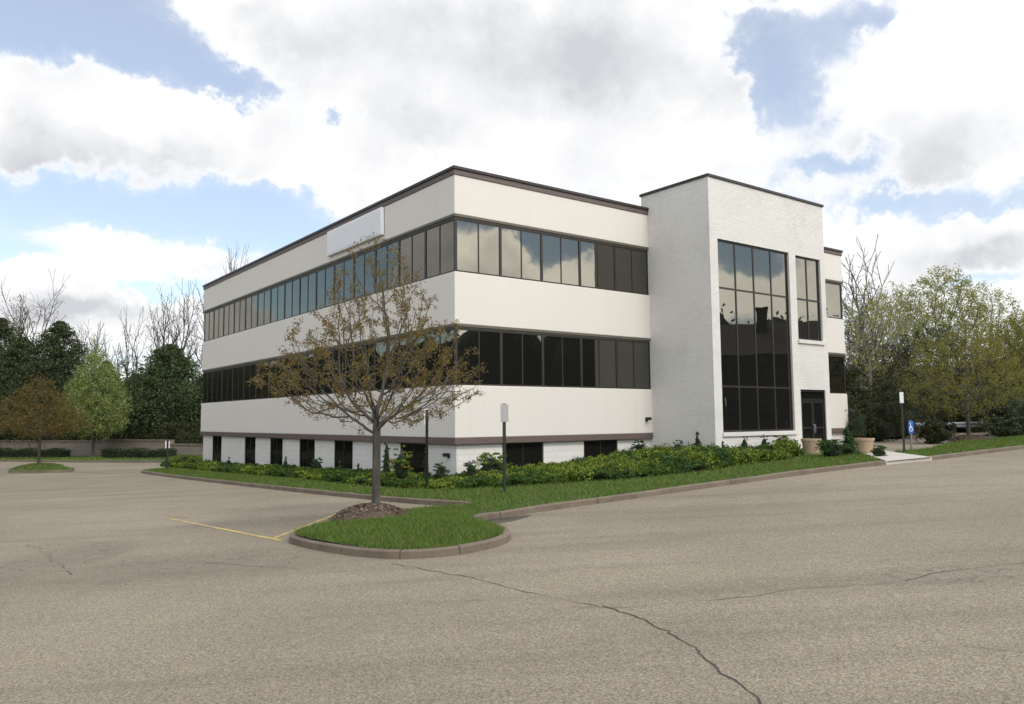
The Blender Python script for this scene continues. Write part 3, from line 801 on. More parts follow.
# lawn grass (stuff)
def grass(name, poly, dens, h, w, seed, zf, keep=None):
    r = np.random.default_rng(seed); P = np.array(poly); A = (np.ptp(P[:,0]))*(np.ptp(P[:,1])); n = int(A*dens)
    q = np.c_[r.uniform(P[:,0].min(), P[:,0].max(), n), r.uniform(P[:,1].min(), P[:,1].max(), n)]
    q = q[inside(q, P)]
    if keep is not None: q = q[keep(q)]
    n = len(q); clump = np.array([mnoise.noise(Vector((a*1.1, b*1.1, 3))) for a, b in q])
    hh = h*r.uniform(.5, 1.3, n)*(1+.55*clump); a = r.uniform(0, 6.283, n); ln = r.normal(0, .5, (n, 2))*hh[:,None]
    d = np.stack([np.cos(a), np.sin(a)], 1)*(w*r.uniform(.7, 1.4, n))[:,None]/2
    z = zf(q[:,0], q[:,1])
    V = np.stack([np.c_[q-d, z-.01], np.c_[q+d, z-.01], np.c_[q+ln, z+hh]], 1).reshape(-1, 3)
    return tag(link_mesh(name, np_mesh(name, V, [np.arange(3*n).reshape(-1, 3)]), M['grass']), kind='stuff')
BED_L = [(-2.05, 27.6), (-.05, 27.6), (-.05, .1), (.1, .1), (TX0-.02, .1), (TX0-.02, -2.95), (12.6, -2.95), (12.5, -3.5), (11.7, -4.4), (9.8, -5.0), (7.1, -5.1), (4.7, -5.5), (2.6, -5.1), (.7, -4.1), (-.6, -3.4), (-1.3, -2.6), (-1.9, -1.8), (-2.2, 1.5), (-1.95, 8), (-2.05, 15)]
BEDW = np.array([L2W(*p) for p in BED_L])
FOOT = np.array([L2W(*p) for p in ((-.02, 27.3), (-.02, -.02), (TX0, -.02), (TX0, -TOFF-.02), (TX1, -TOFF-.02), (TX1, 5), (20, 5), (20, 27.3))])
def open_lawn(q): return ~inside(q, BEDW) & ~inside(q, FOOT)
zl = lambda x, y: gz(x, y)+.095+lawn_bump(x, y)
def not_mound(q): return np.hypot(q[:,0]-mx, q[:,1]-my) > .78
ISLP = offset(densify(chaikin(ISL, 2), .3), .12)
grass('grass', ISLP, 2600, .075, .014, 1, zl, not_mound)
near = lambda q: open_lawn(q) & ~inside(q, ISLP)
grass('grass', [(-16, 17), (12.5, 15.5), (13, 31), (2, 31), (-8.5, 36), (-16, 36.3)], 560, .075, .02, 2, zl, lambda q: near(q) & inside(q, LAWN))
grass('grass', [(-20, 36), (-8, 36), (-15, 45), (-20, 44)], 260, .08, .03, 3, zl, lambda q: near(q) & inside(q, LAWN))
grass('grass', RLAWN, 330, .08, .028, 4, lambda x, y: gz(x, y)+.095)
grass('grass', SI, 260, .08, .035, 5, lambda x, y: gz(x, y)+.09+si_bump(x, y))
grass('grass', [(-48, 66.8), (-29, 57.5), (-20.5, 52.5), (-18, 58), (-30, 64), (-46, 71)], 50, .11, .06, 6, lambda x, y: gz(x, y)+.09, lambda q: inside(q, BLAWN))

# evergreen ground cover along the walls: one bed, nobody could count its plants
tag(poly_sheet('mulch_bed', offset(BEDW, -.18, True)[::1], M['mulch'], .12, .5), kind='stuff')
def cover():
    r = np.random.default_rng(21); P = BEDW; bc = []
    while len(bc) < 350:
        q = np.array([r.uniform(P[:,0].min(), P[:,0].max()), r.uniform(P[:,1].min(), P[:,1].max())])
        if not inside(q[None], P)[0]: continue
        if any(np.hypot(*(q-o[:2])) < .36 for o in bc): continue
        lx, ly = W2L(*q); wd_ = -lx if ly > 0 else (-ly if lx < TX0 else -ly-TOFF); hh_ = r.uniform(.12, .28)*(1+1.0*min(1, max(0, (lx-3)/3.5)))*(1 if wd_ > 1.3 else .8)
        bc.append((q[0], q[1], r.uniform(.34, .72), hh_*(1.25 if r.random() < .15 else 1), r.random()))
    V = []; n_dark = []; quads = 0
    for (x, y, rad, h, tone) in bc:
        n = int(1500*(rad/.5)**2); d = r.normal(size=(n, 3)); d[:,2] = abs(d[:,2]); d /= np.linalg.norm(d, axis=1)[:,None]
        k = lumpy(d, r, .55, 2.4)[:,0]*r.uniform(.55, 1.08, n)**.6
        C = np.stack([x+d[:,0]*rad*k, y+d[:,1]*rad*k, d[:,2]*h*k], 1)
        ok = inside(C[:,:2], P); C = C[ok]; C[:,2] += gz(C[:,0], C[:,1])+.12
        sp = r.random(len(C)) < .02; C[sp, 2] += r.uniform(.02, .09, sp.sum())
        LV, LF = leaf_quads(C, .085 if tone < .75 else .07, .048, r, up=.2); V.append(LV); n_dark += [2 if tone > .8 else (1 if tone > .45 else 0)]*len(LF)
    V = np.concatenate(V); me = np_mesh('ground_cover', V, [np.arange(len(V)).reshape(-1, 4)])
    for m in ('l_cover', 'l_cover2', 'l_shrub'): me.materials.append(M[m])
    me.polygons.foreach_set('material_index', np.array(n_dark, np.int32))
    return tag(link_mesh('ground_cover', me, None), kind='stuff')
cover()

# single shrubs standing in the beds
def shrub(lx, ly, h, w, label, shape='round', mat='l_shrub', n=1400, ls=.06, seed=1, cat='shrub', base=.0, name='shrub', tr=.03):
    x, y = L2W(lx, ly)
    h *= 1 if name == 'dwarf_conifer' or h > 1 else .84
    return evergreen(name, x, y, zg(x, y, .1), label, cat, h, w, mat, n, ls, seed, shape, base, trunk_r=tr)
shrub(-.7, 3.1, 1.5, .46, 'narrow pointed dwarf conifer against the white brick just beside the young tree trunk', 'cone', n=1500, ls=.05, seed=31, name='dwarf_conifer')
shrub(-.7, .55, 1.2, .34, 'slim dark upright conifer beside the small black light on the left face', 'cone', n=1200, ls=.05, seed=32, name='dwarf_conifer')
shrub(-.8, 5.0, .68, .36, 'small spiky shrub between the young tree and the low windows', 'cone', n=600, seed=33)
shrub(-.8, 6.5, .74, .45, 'dark shrub in front of the third low window of the left face', 'cone', n=700, seed=34)
shrub(-.8, 8.6, .8, .6, 'dark feathery shrub in the left bed by the pier beside the fourth low window', 'round', n=800, seed=35)
shrub(-.8, 11.8, .82, .46, 'dark pointed shrub halfway along the left bed before a white pier', 'cone', n=700, seed=36)
shrub(-.8, 19.3, .7, .34, 'tiny pointed shrub near the far end of the left bed', 'cone', n=500, seed=37)
shrub(-1.3, 25.3, .75, 1.5, 'broad green bush closing the far end of the left bed', 'round', 'l_cover', 1800, .08, 38)
shrub(-.75, -.35, .75, .5, 'dark rounded shrub wrapped close round the corner of the building, left of the corner', 'round', n=800, seed=39)
shrub(-.1, -1.0, .78, .46, 'small dark rounded shrub exactly below the building corner', 'round', n=700, seed=40)
shrub(.75, -.9, .95, 1.1, 'large rounded light green bush left of the first front low window', 'round', 'l_cover', 2200, .07, 41)
shrub(7.3, -.7, .95, .42, 'dark ball shaped shrub on a thin stem near the tower wall', 'round', n=800, seed=42, base=.55)
shrub(8.35, -1.6, .85, .7, 'small dark upright shrub next to the tower side wall', 'round', n=600, seed=43)
shrub(8.25, -2.55, 1.05, .62, 'dense dark cone shaped shrub against the tower side wall', 'cone', n=1600, seed=44)
shrub(8.6, -3.35, .85, .26, 'thin upright stem of foliage at the front corner of the tower', 'cone', n=400, seed=45)
shrub(9.9, -3.25, .95, .4, 'leafy climbing plant under the left part of the tall window', 'round', 'l_cover2', n=500, seed=46)
shrub(11.05, -3.25, .92, .36, 'leafy climbing plant under the middle of the tall window', 'round', 'l_cover2', n=450, seed=47)
shrub(11.9, -3.3, .9, .62, 'bushy shrub under the right part of the tall window', 'round', n=1000, seed=48)
shrub(12.35, -3.25, .8, .3, 'thin climbing plant at the right end of the tall window sill', 'round', 'l_cover', n=500, seed=49)
bx_, by_ = 10.95, 27.2
evergreen('shrub', 11.5, 27.35, zg(11.5, 27.35), 'tall leafy evergreen shrub standing between the two planters beside the entrance walk', 'shrub', 1.0, .8, 'l_shrub', 2600, .07, 51, 'cone', .0, trunk_r=.04)
evergreen('shrub', 10.75, 26.9, zg(10.75, 26.9), 'round low bush left of the tall shrub beside the entrance walk', 'shrub', .58, 1.1, 'l_shrub', 2200, .065, 52, 'round', .0, trunk_r=.04)
evergreen('shrub', 12.05, 26.3, zg(12.05, 26.3), 'small low tuft of a bush at the edge of the pale walk', 'shrub', .36, .6, 'l_shrub', 700, .06, 53, 'round', .0, trunk_r=.03)
# rose bush with orange red blossoms
ro = shrub(-1.35, .9, 1.15, .7, 'rose bush with orange red blossoms by the thin black post near the corner', 'round', 'l_cover', 1300, .06, 54, 'rose bush', .1, 'rose_bush')
fl = MB(); rr_ = random.Random(3)
for k in range(5):
    a = rr_.uniform(0, 6.28); q = rr_.uniform(.12, .36); zc = rr_.uniform(.5, 1.05)
    fl.lathe([(.006, zc-.03), (.03, zc-.01), (.034, zc+.01), (.014, zc+.025)], q*math.cos(a), q*math.sin(a), 8)
fl.build('blossoms', M['flower'], ro)

# planters
def planter(x, y, r1, h, label):
    t = empty('planter', (x, y, float(gz(x, y))+.11), 0, label=label, cat='planter', group='buff planters by the entrance')
    MB().lathe([(r1*.74, 0), (r1*.78, .05), (r1*.9, h*.7), (r1*.94, h-.1), (r1*.86, h-.1), (r1*.84, h-.14)], n=32).build('bowl', M['pot'], t, smooth=True)
    MB().lathe([(r1*.93, h-.10), (r1, h-.09), (r1*1.01, h-.02), (r1*.99, h), (r1*.88, h), (r1*.86, h-.11)], n=32).build('rim', M['pot'], t)
    MB().lathe([(r1*.85, h-.16), (r1*.85, h-.10)], n=24).build('soil', M['soil'], t)
planter(10.85, 29.0, .35, .54, 'buff round planter in front of the dark entrance doors')
planter(12.5, 28.35, .34, .52, 'buff round planter out in the open on the walkway edge, near the blue sign')

# posts and signs
def post_sign(x, y, h, label, plates, postmat='black', pr=.032, rz=0, zoff=.09, group=None):
    t = empty('sign_post', (x, y, float(gz(x, y))+zoff), rz, label=label, cat='sign', group=group)
    p = MB()
    p.box(-pr, pr, -.012, .0, -.25, h); p.box(-pr, -pr+.008, 0, .03, -.25, h); p.box(pr-.008, pr, 0, .03, -.25, h)
    p.build('post', M[postmat], t)
    for (z0, z1, w, mat, front) in plates:
        y0, y1 = (-.018, -.013) if front else (.032, .037)
        pl = MB().prism([(-w/2, y0), (w/2, y0), (w/2, y1), (-w/2, y1)], z0, z1).build('sign_plate', M[mat], t, .002)
    return t
post_sign(-.21, 20.1, 2.24, 'black post on the front lawn carrying a small plain grey plate', [(1.78, 2.22, .21, 'signgrey', True)], 'greenpost', .038, R(20))
post_sign(-2.38, 22.15, 2.2, 'thin black post with a pale plate rising from the hedge near the corner', [(1.80, 2.22, .16, 'signpanel', False)], 'black', .035, R(50))
post_sign(-18.15, 41.9, 1.52, 'short dark post with a white plate at the far tip of the lawn', [(1.10, 1.48, .22, 'signwhite', False)], 'black', .05, R(25))
post_sign(13.68, 27.9, 2.16, 'tall dark post with a white plate beside the entrance walk', [(1.74, 2.12, .125, 'signwhite', True)], 'greenpost', .035, R(-20))
ss_ = post_sign(15.2, 30.4, 1.08, 'grey post with the blue wheelchair parking sign', [(.58, 1.05, .27, 'signblue', True)], 'greypost', .03, R(22))
ic = MB(); yi0, yi1 = -.0225, -.0185
def seg(a, b, w):
    a, b = Vector((a[0], 0, a[1])), Vector((b[0], 0, b[1])); d = (b-a).normalized(); nn = Vector((-d.z, 0, d.x))*w/2
    P = [a-nn, b-nn, b+nn, a+nn]; k = len(ic.v)
    ic.v += [(p.x, yi0, p.z) for p in P]+[(p.x, yi1, p.z) for p in P]
    ic.f += [(k, k+1, k+2, k+3), (k+7, k+6, k+5, k+4), (k, k+4, k+5, k+1), (k+1, k+5, k+6, k+2), (k+2, k+6, k+7, k+3), (k+3, k+7, k+4, k)]
zc = .80
for k in range(14):
    a0 = R(120+k*17.5); a1 = R(120+(k+1)*17.5)
    seg((-.01+.085*math.cos(a0), zc-.055+.085*math.sin(a0)), (-.01+.085*math.cos(a1), zc-.055+.085*math.sin(a1)), .026)
seg((-.03, zc+.12), (-.02, zc-.02), .04); seg((-.02, zc+.04), (.05, zc+.04), .026); seg((-.03, zc-.02), (.055, zc-.02), .032); seg((.05, zc-.02), (.085, zc-.11), .03)
for k in range(8):
    a0, a1 = R(k*45), R(k*45+45); seg((-.035+.018*math.cos(a0), zc+.165+.018*math.sin(a0)), (-.035+.018*math.cos(a1), zc+.165+.018*math.sin(a1)), .03)
pl = [c for c in ss_.children if c.name.startswith('sign_plate')][0]
ic.build('wheelchair_symbol', M['signwhite'], pl)

# left side: wall, hedges, trees
def wall_run(pts, label, name='block_wall'):
    t = empty(name, (pts[0][0], pts[0][1], 0), 0, label=label, cat='wall')
    ox, oy = pts[0][:2]
    for (x0, y0, zt), (x1, y1, _) in zip(pts[:-1], pts[1:]):
        d = np.array([x1-x0, y1-y0]); L = np.linalg.norm(d); a = math.atan2(d[1], d[0])
        zb_ = min(gz(x0, y0), gz(x1, y1))-.3
        w = MB().box(0, L-.01, 0, .35, zb_, zt-.14).build('wall_panel', M['wall'], t); w.location = (x0-ox, y0-oy, 0); w.rotation_euler = (0, 0, a)
        k = MB().box(-.02, L-.01, -.04, .39, zt-.14, zt).build('coping', M['kerb'], t); k.location = (x0-ox, y0-oy, 0); k.rotation_euler = (0, 0, a)
wall_run([(-66, 84.5, .55), (-46.7, 72.9, .58), (-35.4, 68.4, .70), (-27.2, 63.3, .40), (-15, 56.5, .3)], 'long low grey block retaining wall across the back of the parking lot')
def hedge(x0, y0, x1, y1, w, h, label, seed):
    r = np.random.default_rng(seed); d = np.array([x1-x0, y1-y0]); L = np.linalg.norm(d)
    t = empty('hedge', (x0, y0, float(gz(x0, y0))+.08), math.atan2(d[1], d[0]), label=label, cat='hedge')
    n = int(L*700); q = r.uniform(0, 1, (n, 3)); P = np.c_[q[:,0]*L, (q[:,1]-.5)*w, q[:,2]**.5*h]
    P[:,2] *= 1+.12*np.sin(P[:,0]*2.1)+.05*r.normal(size=n)
    LV, LF = leaf_quads(P, .13, .07, r); link_mesh('foliage', np_mesh('foliage', LV, [LF]), M['l_hedge'], t)
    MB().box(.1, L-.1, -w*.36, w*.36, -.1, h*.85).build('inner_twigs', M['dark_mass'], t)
hedge(-46.5, 68.5, -36.3, 64.9, 1.1, .75, 'clipped dark hedge below the block wall, under the amber tree', 61)
hedge(-31.6, 62.0, -25.0, 58.6, 1.1, .72, 'clipped dark hedge below the block wall, behind the white plate on its short post', 62)
tree('small_tree', -28.75, 48.4, zg(-28.75, 48.4)+.25, 'small round tree with amber leaves on the far grass island in the lot', 'tree',
     [(1.5, 1.0), (1.9, 2.3), (2.6, 2.7), (3.3, 2.2), (4.0, 1.45), (4.8, .8), (5.6, .1)], 2.6, .085, 1100, .18, 'l_amber', 12000, .105, bark='bark_dark', seed=12, tip=.006, leaf_spread=.12, trop=(0, 0, .3), cluster=5, infl=2.4, kill=.28)
tree('small_tree', -43.7, 67.3, zg(-43.7, 67.3), 'slim bare young tree at the left end of the block wall', 'tree',
     [(1.8, .8), (3, 1.7), (4.2, 1.4), (5.4, .2)], 2.8, .08, 400, .22, 'l_amber', 1800, .11, bark='bark_dark', seed=13, tip=.008, leaf_spread=.1, cluster=4)
tree('pear_tree', -33.9, 64.4, zg(-33.9, 64.4), 'upright egg shaped tree in fresh light green leaf before the block wall', 'tree',
     [(1.5, .9), (2.0, 2.1), (3.2, 2.7), (4.6, 2.6), (6.0, 2.05), (7.4, 1.3), (8.8, .6), (9.9, .1)], 6.0, .13, 1500, .26, 'l_pear', 21000, .15, bark='bark_dark', seed=14, tip=.008, leaf_spread=.16, shell=.2, trop=(0, 0, .5), cluster=6, infl=3.2, lumps=.12)
ev = [(-53.5, 82, 13.6, 12.3, 'dark evergreen at the far left edge behind the block wall', 'round2', 71, 'l_ever'),
      (-43.6, 76, 12.4, 8.4, 'tall dark evergreen with a ragged top left of the light green tree', 'round2', 72, 'l_ever'),
      (-48.5, 78, 11.2, 7.0, 'dark evergreen tucked between the two tallest evergreens', 'round2', 73, 'l_ever'),
      (-38.8, 75.5, 8.6, 6.5, 'dark evergreen directly behind the light green tree', 'cone', 74, 'l_ever'),
      (-31.2, 72, 9.6, 8.6, 'broad bushy pine behind the wall beside the office building', 'round2', 75, 'l_pine'),
      (-27.0, 74, 8.0, 6.5, 'dark pine half hidden behind the end of the office building', 'round2', 76, 'l_pine')]
for (x, y, h, w, lb, shp, sd, mt_) in ev:
    evergreen('evergreen_tree', x, y, zg(x, y), lb, 'tree', h, w*1.2, mt_, 30000, .25, sd, shp, .02, group='dark evergreens behind the wall', trunk_r=.22)
for i, (x, y, h, w, lb) in enumerate([(-35.5, 71.5, 3.2, 4.2, 'low brown green brush behind the wall, right of the light green tree'), (-28.6, 67.6, 2.6, 4.6, 'low dark brush over the wall behind the white plate'),
        (-41.5, 73.0, 3.4, 4.6, 'low dark brush over the wall, left of the light green tree'), (-50.2, 76.0, 3.6, 5.2, 'low dark brush over the wall at the far left'), (-23.6, 64.0, 2.8, 4.4, 'low dark brush meeting the far corner of the office building')]):
    evergreen('bush', x, y, zg(x, y), lb, 'bush', h, w, 'l_under', 4500, .22, 80+i, 'round', -.05, trunk_r=.06, group='brush behind the wall')
BA = 'bare trees on the skyline'
def bare(x, y, h, w, label, seed, tk, low=.3, leaf=0, lm='l_amber', bark='bark_dark', group=BA, nA=0, ls=.2, lean=(0, 0), trop=(0, 0, .18), tip=.014):
    if group == BA: return open_tree('bare_tree', x, y, h, w, label, seed, tk, .45, leaf, lm, ls, bark, group, lean, .017, 5, .05)
    zr = [(h*low, w*.18), (h*(low+.15), w*.42), (h*.66, w*.5), (h*.84, w*.38), (h*.95, w*.17), (h, .05)]
    return tree('spring_tree', x, y, zg(x, y), label, 'tree', zr, h*.45, tk, 1500, h*.022, lm, int(leaf*1.2), ls, bark=bark, seed=seed, group=group, tip=.009, sides=5, leaf_spread=ls*.9, shell=0, trop=(0, 0, .3+trop[2]*.3), cluster=5, infl=h*.16, lumps=.3, p=2.1, lean=lean)
bare(-57.5, 95, 21.0, 11.5, 'wide bare tree above the evergreens at the far left edge', 91, .3, .45, 1500, 'l_amber', nA=2520)
bare(-46.2, 95, 16.4, 7.0, 'slender bare tree on the skyline just right of the light green tree', 92, .19, .5, 0, nA=1152)
bare(-39.3, 90, 18.6, 7.6, 'tall twisted bare tree on the skyline left of the building end', 93, .3, .3, 0, nA=1872)
bare(-33.8, 88, 18.0, 7.0, 'bare tree rising right behind the far end of the building', 94, .26, .35, 900, 'l_amber', nA=1656)
bare(-36.5, 102, 24.8, 9.5, 'tall bare tree peeking over the roof edge at the left end', 95, .3, .5, 0, nA=1872)
bare(-52.0, 96, 15.0, 8.0, 'lower bare tree behind the ragged evergreen', 96, .2, .4, 0, nA=1368)

# right side: spring trees, brush, house, rail
SP = 'spring trees beyond the right lawn'
bare(25.2, 56, 13.3, 7.0, 'bare branching tree rising behind the right end of the building', 101, .22, .35, 0, bark='bark_dark', group=BA, nA=1512, lean=(.02, 0))
bare(22.6, 50, 9.8, 5.6, 'thin pale green tree nearest the right end of the building', 102, .11, .25, 3000, 'l_spring', 'bark_pale', SP, 920, ls=.13, trop=(0, 0, .4), tip=.012)
bare(27.0, 54, 10.6, 5.8, 'thin pale green tree with slanting stems above the white plate', 103, .12, .25, 3800, 'l_spring', 'bark_pale', SP, 960, ls=.13, lean=(.08, 0), trop=(0, 0, .4), tip=.012)
bare(32.9, 60, 12.8, 7.4, 'tallest spring tree with a loose light green crown', 104, .2, .3, 11000, 'l_spring', 'bark', SP, 1200, ls=.16, tip=.014)
bare(37.3, 62, 11.6, 7.6, 'spring tree with pinkish grey twigs behind the olive tree', 105, .2, .3, 7000, 'l_spring', 'bark_pale', SP, 1120, ls=.15, tip=.014)
bare(29.6, 63, 11.2, 6.6, 'spring tree between the slanting stems and the tallest crown', 106, .17, .3, 8000, 'l_spring', 'bark', SP, 920, ls=.16, tip=.014)
bare(40.3, 61, 9.0, 7.6, 'olive green tree at the right edge of the picture', 107, .17, .2, 9000, 'l_olive', 'bark', SP, 960, ls=.17, tip=.014)
bare(34.0, 52, 8.2, 6.6, 'loose olive tree half behind the golden tree', 108, .16, .2, 8000, 'l_olive', 'bark', SP, 920, ls=.15, tip=.013)
bare(25.0, 47, 6.6, 5.4, 'low leafy dark tree behind the blue sign', 109, .13, .15, 7000, 'l_under', 'bark', SP, 840, ls=.14, tip=.012)
tree('olive_tree', 21.0, 36.7, zg(21.0, 36.7), 'rounded golden olive tree with a single trunk on the right lawn', 'tree',
     [(1.0, 1.0), (1.5, 2.2), (2.4, 2.75), (3.4, 2.65), (4.4, 2.0), (5.2, 1.2), (5.95, .1)], 2.4, .10, 1500, .16, 'l_olive', 17000, .075, bark='bark', seed=110, tip=.005, leaf_spread=.11, shell=.05, trop=(0, 0, .35), cluster=5, infl=2.2, kill=.25)
mound(21.0, 36.7, zg(21.0, 36.7)-.02, .9, .25, 'mulch_mound', 9)
bl = [(18.0, 39.5, 2.3, 3.2, 'dark bush behind the white plate'), (16.3, 38.5, 2.0, 2.6, 'dark bush just past the right end of the building'), (18.9, 35.6, 1.3, 1.8, 'low dark bush behind the blue sign'),
      (20.4, 42.5, 3.0, 3.8, 'tall dark bush in the gap behind the blue sign'), (17.6, 44.5, 3.8, 4.6, 'large dark bush behind the right wing'), (27.2, 43.5, 2.7, 4.4, 'dense dark evergreen bush at the right edge of the lawn'),
      (30.5, 45.5, 3.2, 4.6, 'dark evergreen bush beyond the right picture edge'), (25.4, 40.9, 1.0, 2.4, 'low spreading evergreen at the lawn edge right of the golden tree'), (30.0, 52.0, 4.6, 5.0, 'dark bush right of the brick house'), (23.0, 52, 4.0, 5.0, 'dark brush left of the brick house'), (15.8, 46.5, 4.2, 4.5, 'brown green brush seen past the downspout'), (27.6, 60.0, 5.0, 6.0, 'tall dark evergreen in the middle of the spring trees'), (36.4, 51.0, 4.4, 5.0, 'dark brush low behind the right edge trees')]
for i, (x, y, h, w, lb) in enumerate(bl):
    evergreen('bush', x, y, zg(x, y, .02), lb, 'bush', h, w, 'l_ever' if i in (5, 6, 7, 11) else 'l_under', 5000 if h > 2 else 2600, .13 if y < 44 else .2, 120+i, 'round', -.05, trunk_r=.05, group='brush on the right side')
def guard_rail(x0, y0, x1, y1, h, label):
    d = np.array([x1-x0, y1-y0]); L = np.linalg.norm(d); z = float(gz((x0+x1)/2, (y0+y1)/2))
    t = empty('guard_rail', (x0, y0, z), math.atan2(d[1], d[0]), label=label, cat='guard rail')
    V = []; prof = [(0, h-.30), (-.05, h-.27), (-.05, h-.20), (0, h-.16), (-.05, h-.11), (-.05, h-.04), (0, h)]
    n = len(prof); b = MB()
    b.v = [(0, p, q) for p, q in prof]+[(L, p, q) for p, q in prof]+[(0, p+.012, q) for p, q in prof]+[(L, p+.012, q) for p, q in prof]
    for i in range(n-1): b.f += [(i, n+i, n+i+1, i+1), (2*n+i, 2*n+i+1, 3*n+i+1, 3*n+i)]
    b.build('rail', M['rail'], t)
    k = int(L/2.2)
    for i in range(k+1):
        xx = .1+(L-.2)*i/k; MB().box(xx-.05, xx+.05, .03, .15, -.3, h-.05).build('rail_post', M['greypost'], t)
guard_rail(19.0, 41.3, 28.2, 46.4, .80, 'pale galvanised guard rail beyond the right lawn')
t = empty('board_fence', (22.6, 50.5, float(gz(22.6, 50.5))), R(24), label='dark brown board fence below the brick house', cat='fence')
for i in range(5):
    MB().box(i*2.4+.05, i*2.4+2.34, 0, .04, .05, 1.55).build('board_panel', M['wood'], t); MB().box(i*2.4-.05, i*2.4+.05, -.03, .07, -.3, 1.7).build('fence_post', M['wood'], t)
MB().box(11.95, 12.05, -.03, .07, -.3, 1.7).build('fence_post', M['wood'], t)
def house(x, y, rz, W_, D_, hw, hr, label, brick='red_brick', chim=None, zb=0.0):
    z = float(gz(x, y))+zb
    t = empty('brick_house', (x, y, z), rz, label=label, cat='house')
    MB().box(0, W_, 0, D_, -.5, hw).prism([(.02, 0), (.02, 0.01), (.02, .02)], 0, .01).build('wall', M[brick], t) if False else MB().box(0, W_, 0, D_, -.5, hw).build('wall', M[brick], t)
    g = MB(); e = .4
    g.v = [(-e, -e, hw), (W_+e, -e, hw), (W_+e, D_+e, hw), (-e, D_+e, hw), (-e, D_/2, hw+hr), (W_+e, D_/2, hw+hr)]
    g.f = [(0, 1, 5, 4), (2, 3, 4, 5), (1, 2, 5), (3, 0, 4), (3, 2, 1, 0)]
    rf = g.build('roof', M['shingle'], t)
    if chim:
        cx, cw, ct = chim; MB().box(cx, cx+cw, D_*.3, D_*.3+cw, hw*.5, ct).box(cx-.06, cx+cw+.06, D_*.3-.06, D_*.3+cw+.06, ct, ct+.15).build('chimney', M[brick], rf)
    nw = int(W_/2.4)
    for k in range(nw):
        for zz in ([1.0] if hw < 4.5 else [1.0, 4.0]):
            a = (k+.5)*W_/nw-.5
            w = MB().box(a-.08, a, -.05, .04, zz, zz+1.3).box(a+1, a+1.08, -.05, .04, zz, zz+1.3).box(a, a+1, -.05, .04, zz+1.22, zz+1.3).box(a, a+1, -.07, .04, zz-.06, zz).box(a+.47, a+.53, -.03, .04, zz, zz+1.22).box(a, a+.47, -.028, .04, zz+.6, zz+.65).box(a+.53, a+1, -.028, .04, zz+.6, zz+.65).build('window', M['white_paint' if brick == 'red_brick' else 'bronze'], t)
            MB().box(a, a+1, -.012, .03, zz, zz+1.22).build('pane', M['dark_glass'], w)
house(33.0, 66.5, R(28), 11, 8, 3.2, 2.6, 'small red brick house glimpsed under the trees on the right', chim=(3, .8, 6.4))
house(40.5, 39.0, R(-90), 15, 9, 5.8, 2.9, 'two storey dark brick house with a chimney mirrored in the tall tower window', 'dark_brick', chim=(8.4, .8, 9.55))

# woods that close the horizon and that the windows mirror: far masses of trees
def woods(name, pts, hmin, hmax, w, mat, seed, per=420, ls=.45):
    r = np.random.default_rng(seed); C = []; hull = bmesh.new()
    for (x, y) in pts:
        h = r.uniform(hmin, hmax); ww = w*r.uniform(.8, 1.25); z0 = float(gz(x, y))
        b = bmesh.ops.create_icosphere(hull, subdivisions=2, radius=1)['verts']; o = Vector(r.uniform(0, 40, 3))
        for v in b:
            k = 1+.35*mnoise.noise(v.co*1.7+o); v.co = Vector((x+v.co.x*ww*.5*k, y+v.co.y*ww*.5*k, z0+h*.5+v.co.z*h*.49*k))
        d = r.normal(size=(per, 3)); d /= np.linalg.norm(d, axis=1)[:,None]; q = r.uniform(.8, 1.15, per)
        k = np.array([1+.35*mnoise.noise(Vector(e)*1.7+o) for e in d])*q
        C.append(np.c_[x+d[:,0]*ww*.5*k, y+d[:,1]*ww*.5*k, z0+h*.5+d[:,2]*h*.5*k])
    LV, LF = leaf_quads(np.concatenate(C), ls, ls*.55, r)
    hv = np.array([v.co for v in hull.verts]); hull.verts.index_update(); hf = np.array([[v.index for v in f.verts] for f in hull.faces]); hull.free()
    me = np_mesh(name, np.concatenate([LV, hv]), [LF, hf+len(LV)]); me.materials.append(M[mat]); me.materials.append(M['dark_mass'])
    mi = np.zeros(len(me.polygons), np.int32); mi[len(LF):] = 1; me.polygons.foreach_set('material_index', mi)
    return tag(link_mesh(name, me, None), kind='stuff')
def along(a, b, n, j, r): return [(a[0]+(b[0]-a[0])*i/(n-1)+r.normal(0, j), a[1]+(b[1]-a[1])*i/(n-1)+r.normal(0, j)) for i in range(n)]
rw = np.random.default_rng(5)
woods('woods', along((-75, 92), (-30, 108), 14, 2, rw), 7, 9.5, 7, 'l_under', 1)
woods('woods', along((22, 78), (75, 62), 14, 2, rw), 5, 7.5, 7, 'l_under', 2)
woods('woods', along((-72, 91), (-52, 54), 17, .8, rw), 9.6, 10.6, 6.5, 'l_ever', 3)
woods('woods', along((-51, 52), (-46, -10), 19, 1.2, rw), 11.2, 12.6, 7, 'l_ever', 6)
woods('woods', along((49, 46), (52, 24), 4, 1, rw)+along((50, 24), (45, -6), 12, 1.2, rw)+along((45, -6), (30, -42), 12, 1.5, rw), 10.4, 12.2, 7, 'l_ever', 4)


# ------------------------------------------------------------------ camera
cam = bpy.data.cameras.new('camera'); co = bpy.data.objects.new('camera', cam); COL.objects.link(co)
f_, pitch, roll = 792.24, .0846, -.0087
fw = Vector((0, math.cos(pitch), math.sin(pitch))); r0 = Vector((1, 0, 0)); u0 = r0.cross(fw)
rr = r0*math.cos(roll)+u0*math.sin(roll); uu = -r0*math.sin(roll)+u0*math.cos(roll)
mt = Matrix((rr, uu, -fw)).transposed().to_4x4(); mt.translation = (0, 0, 2.1); co.matrix_world = mt
cam.sensor_width = 36; cam.lens = 36*f_/1024; cam.clip_end = 6000; cam.clip_start = .1
SC.camera = co

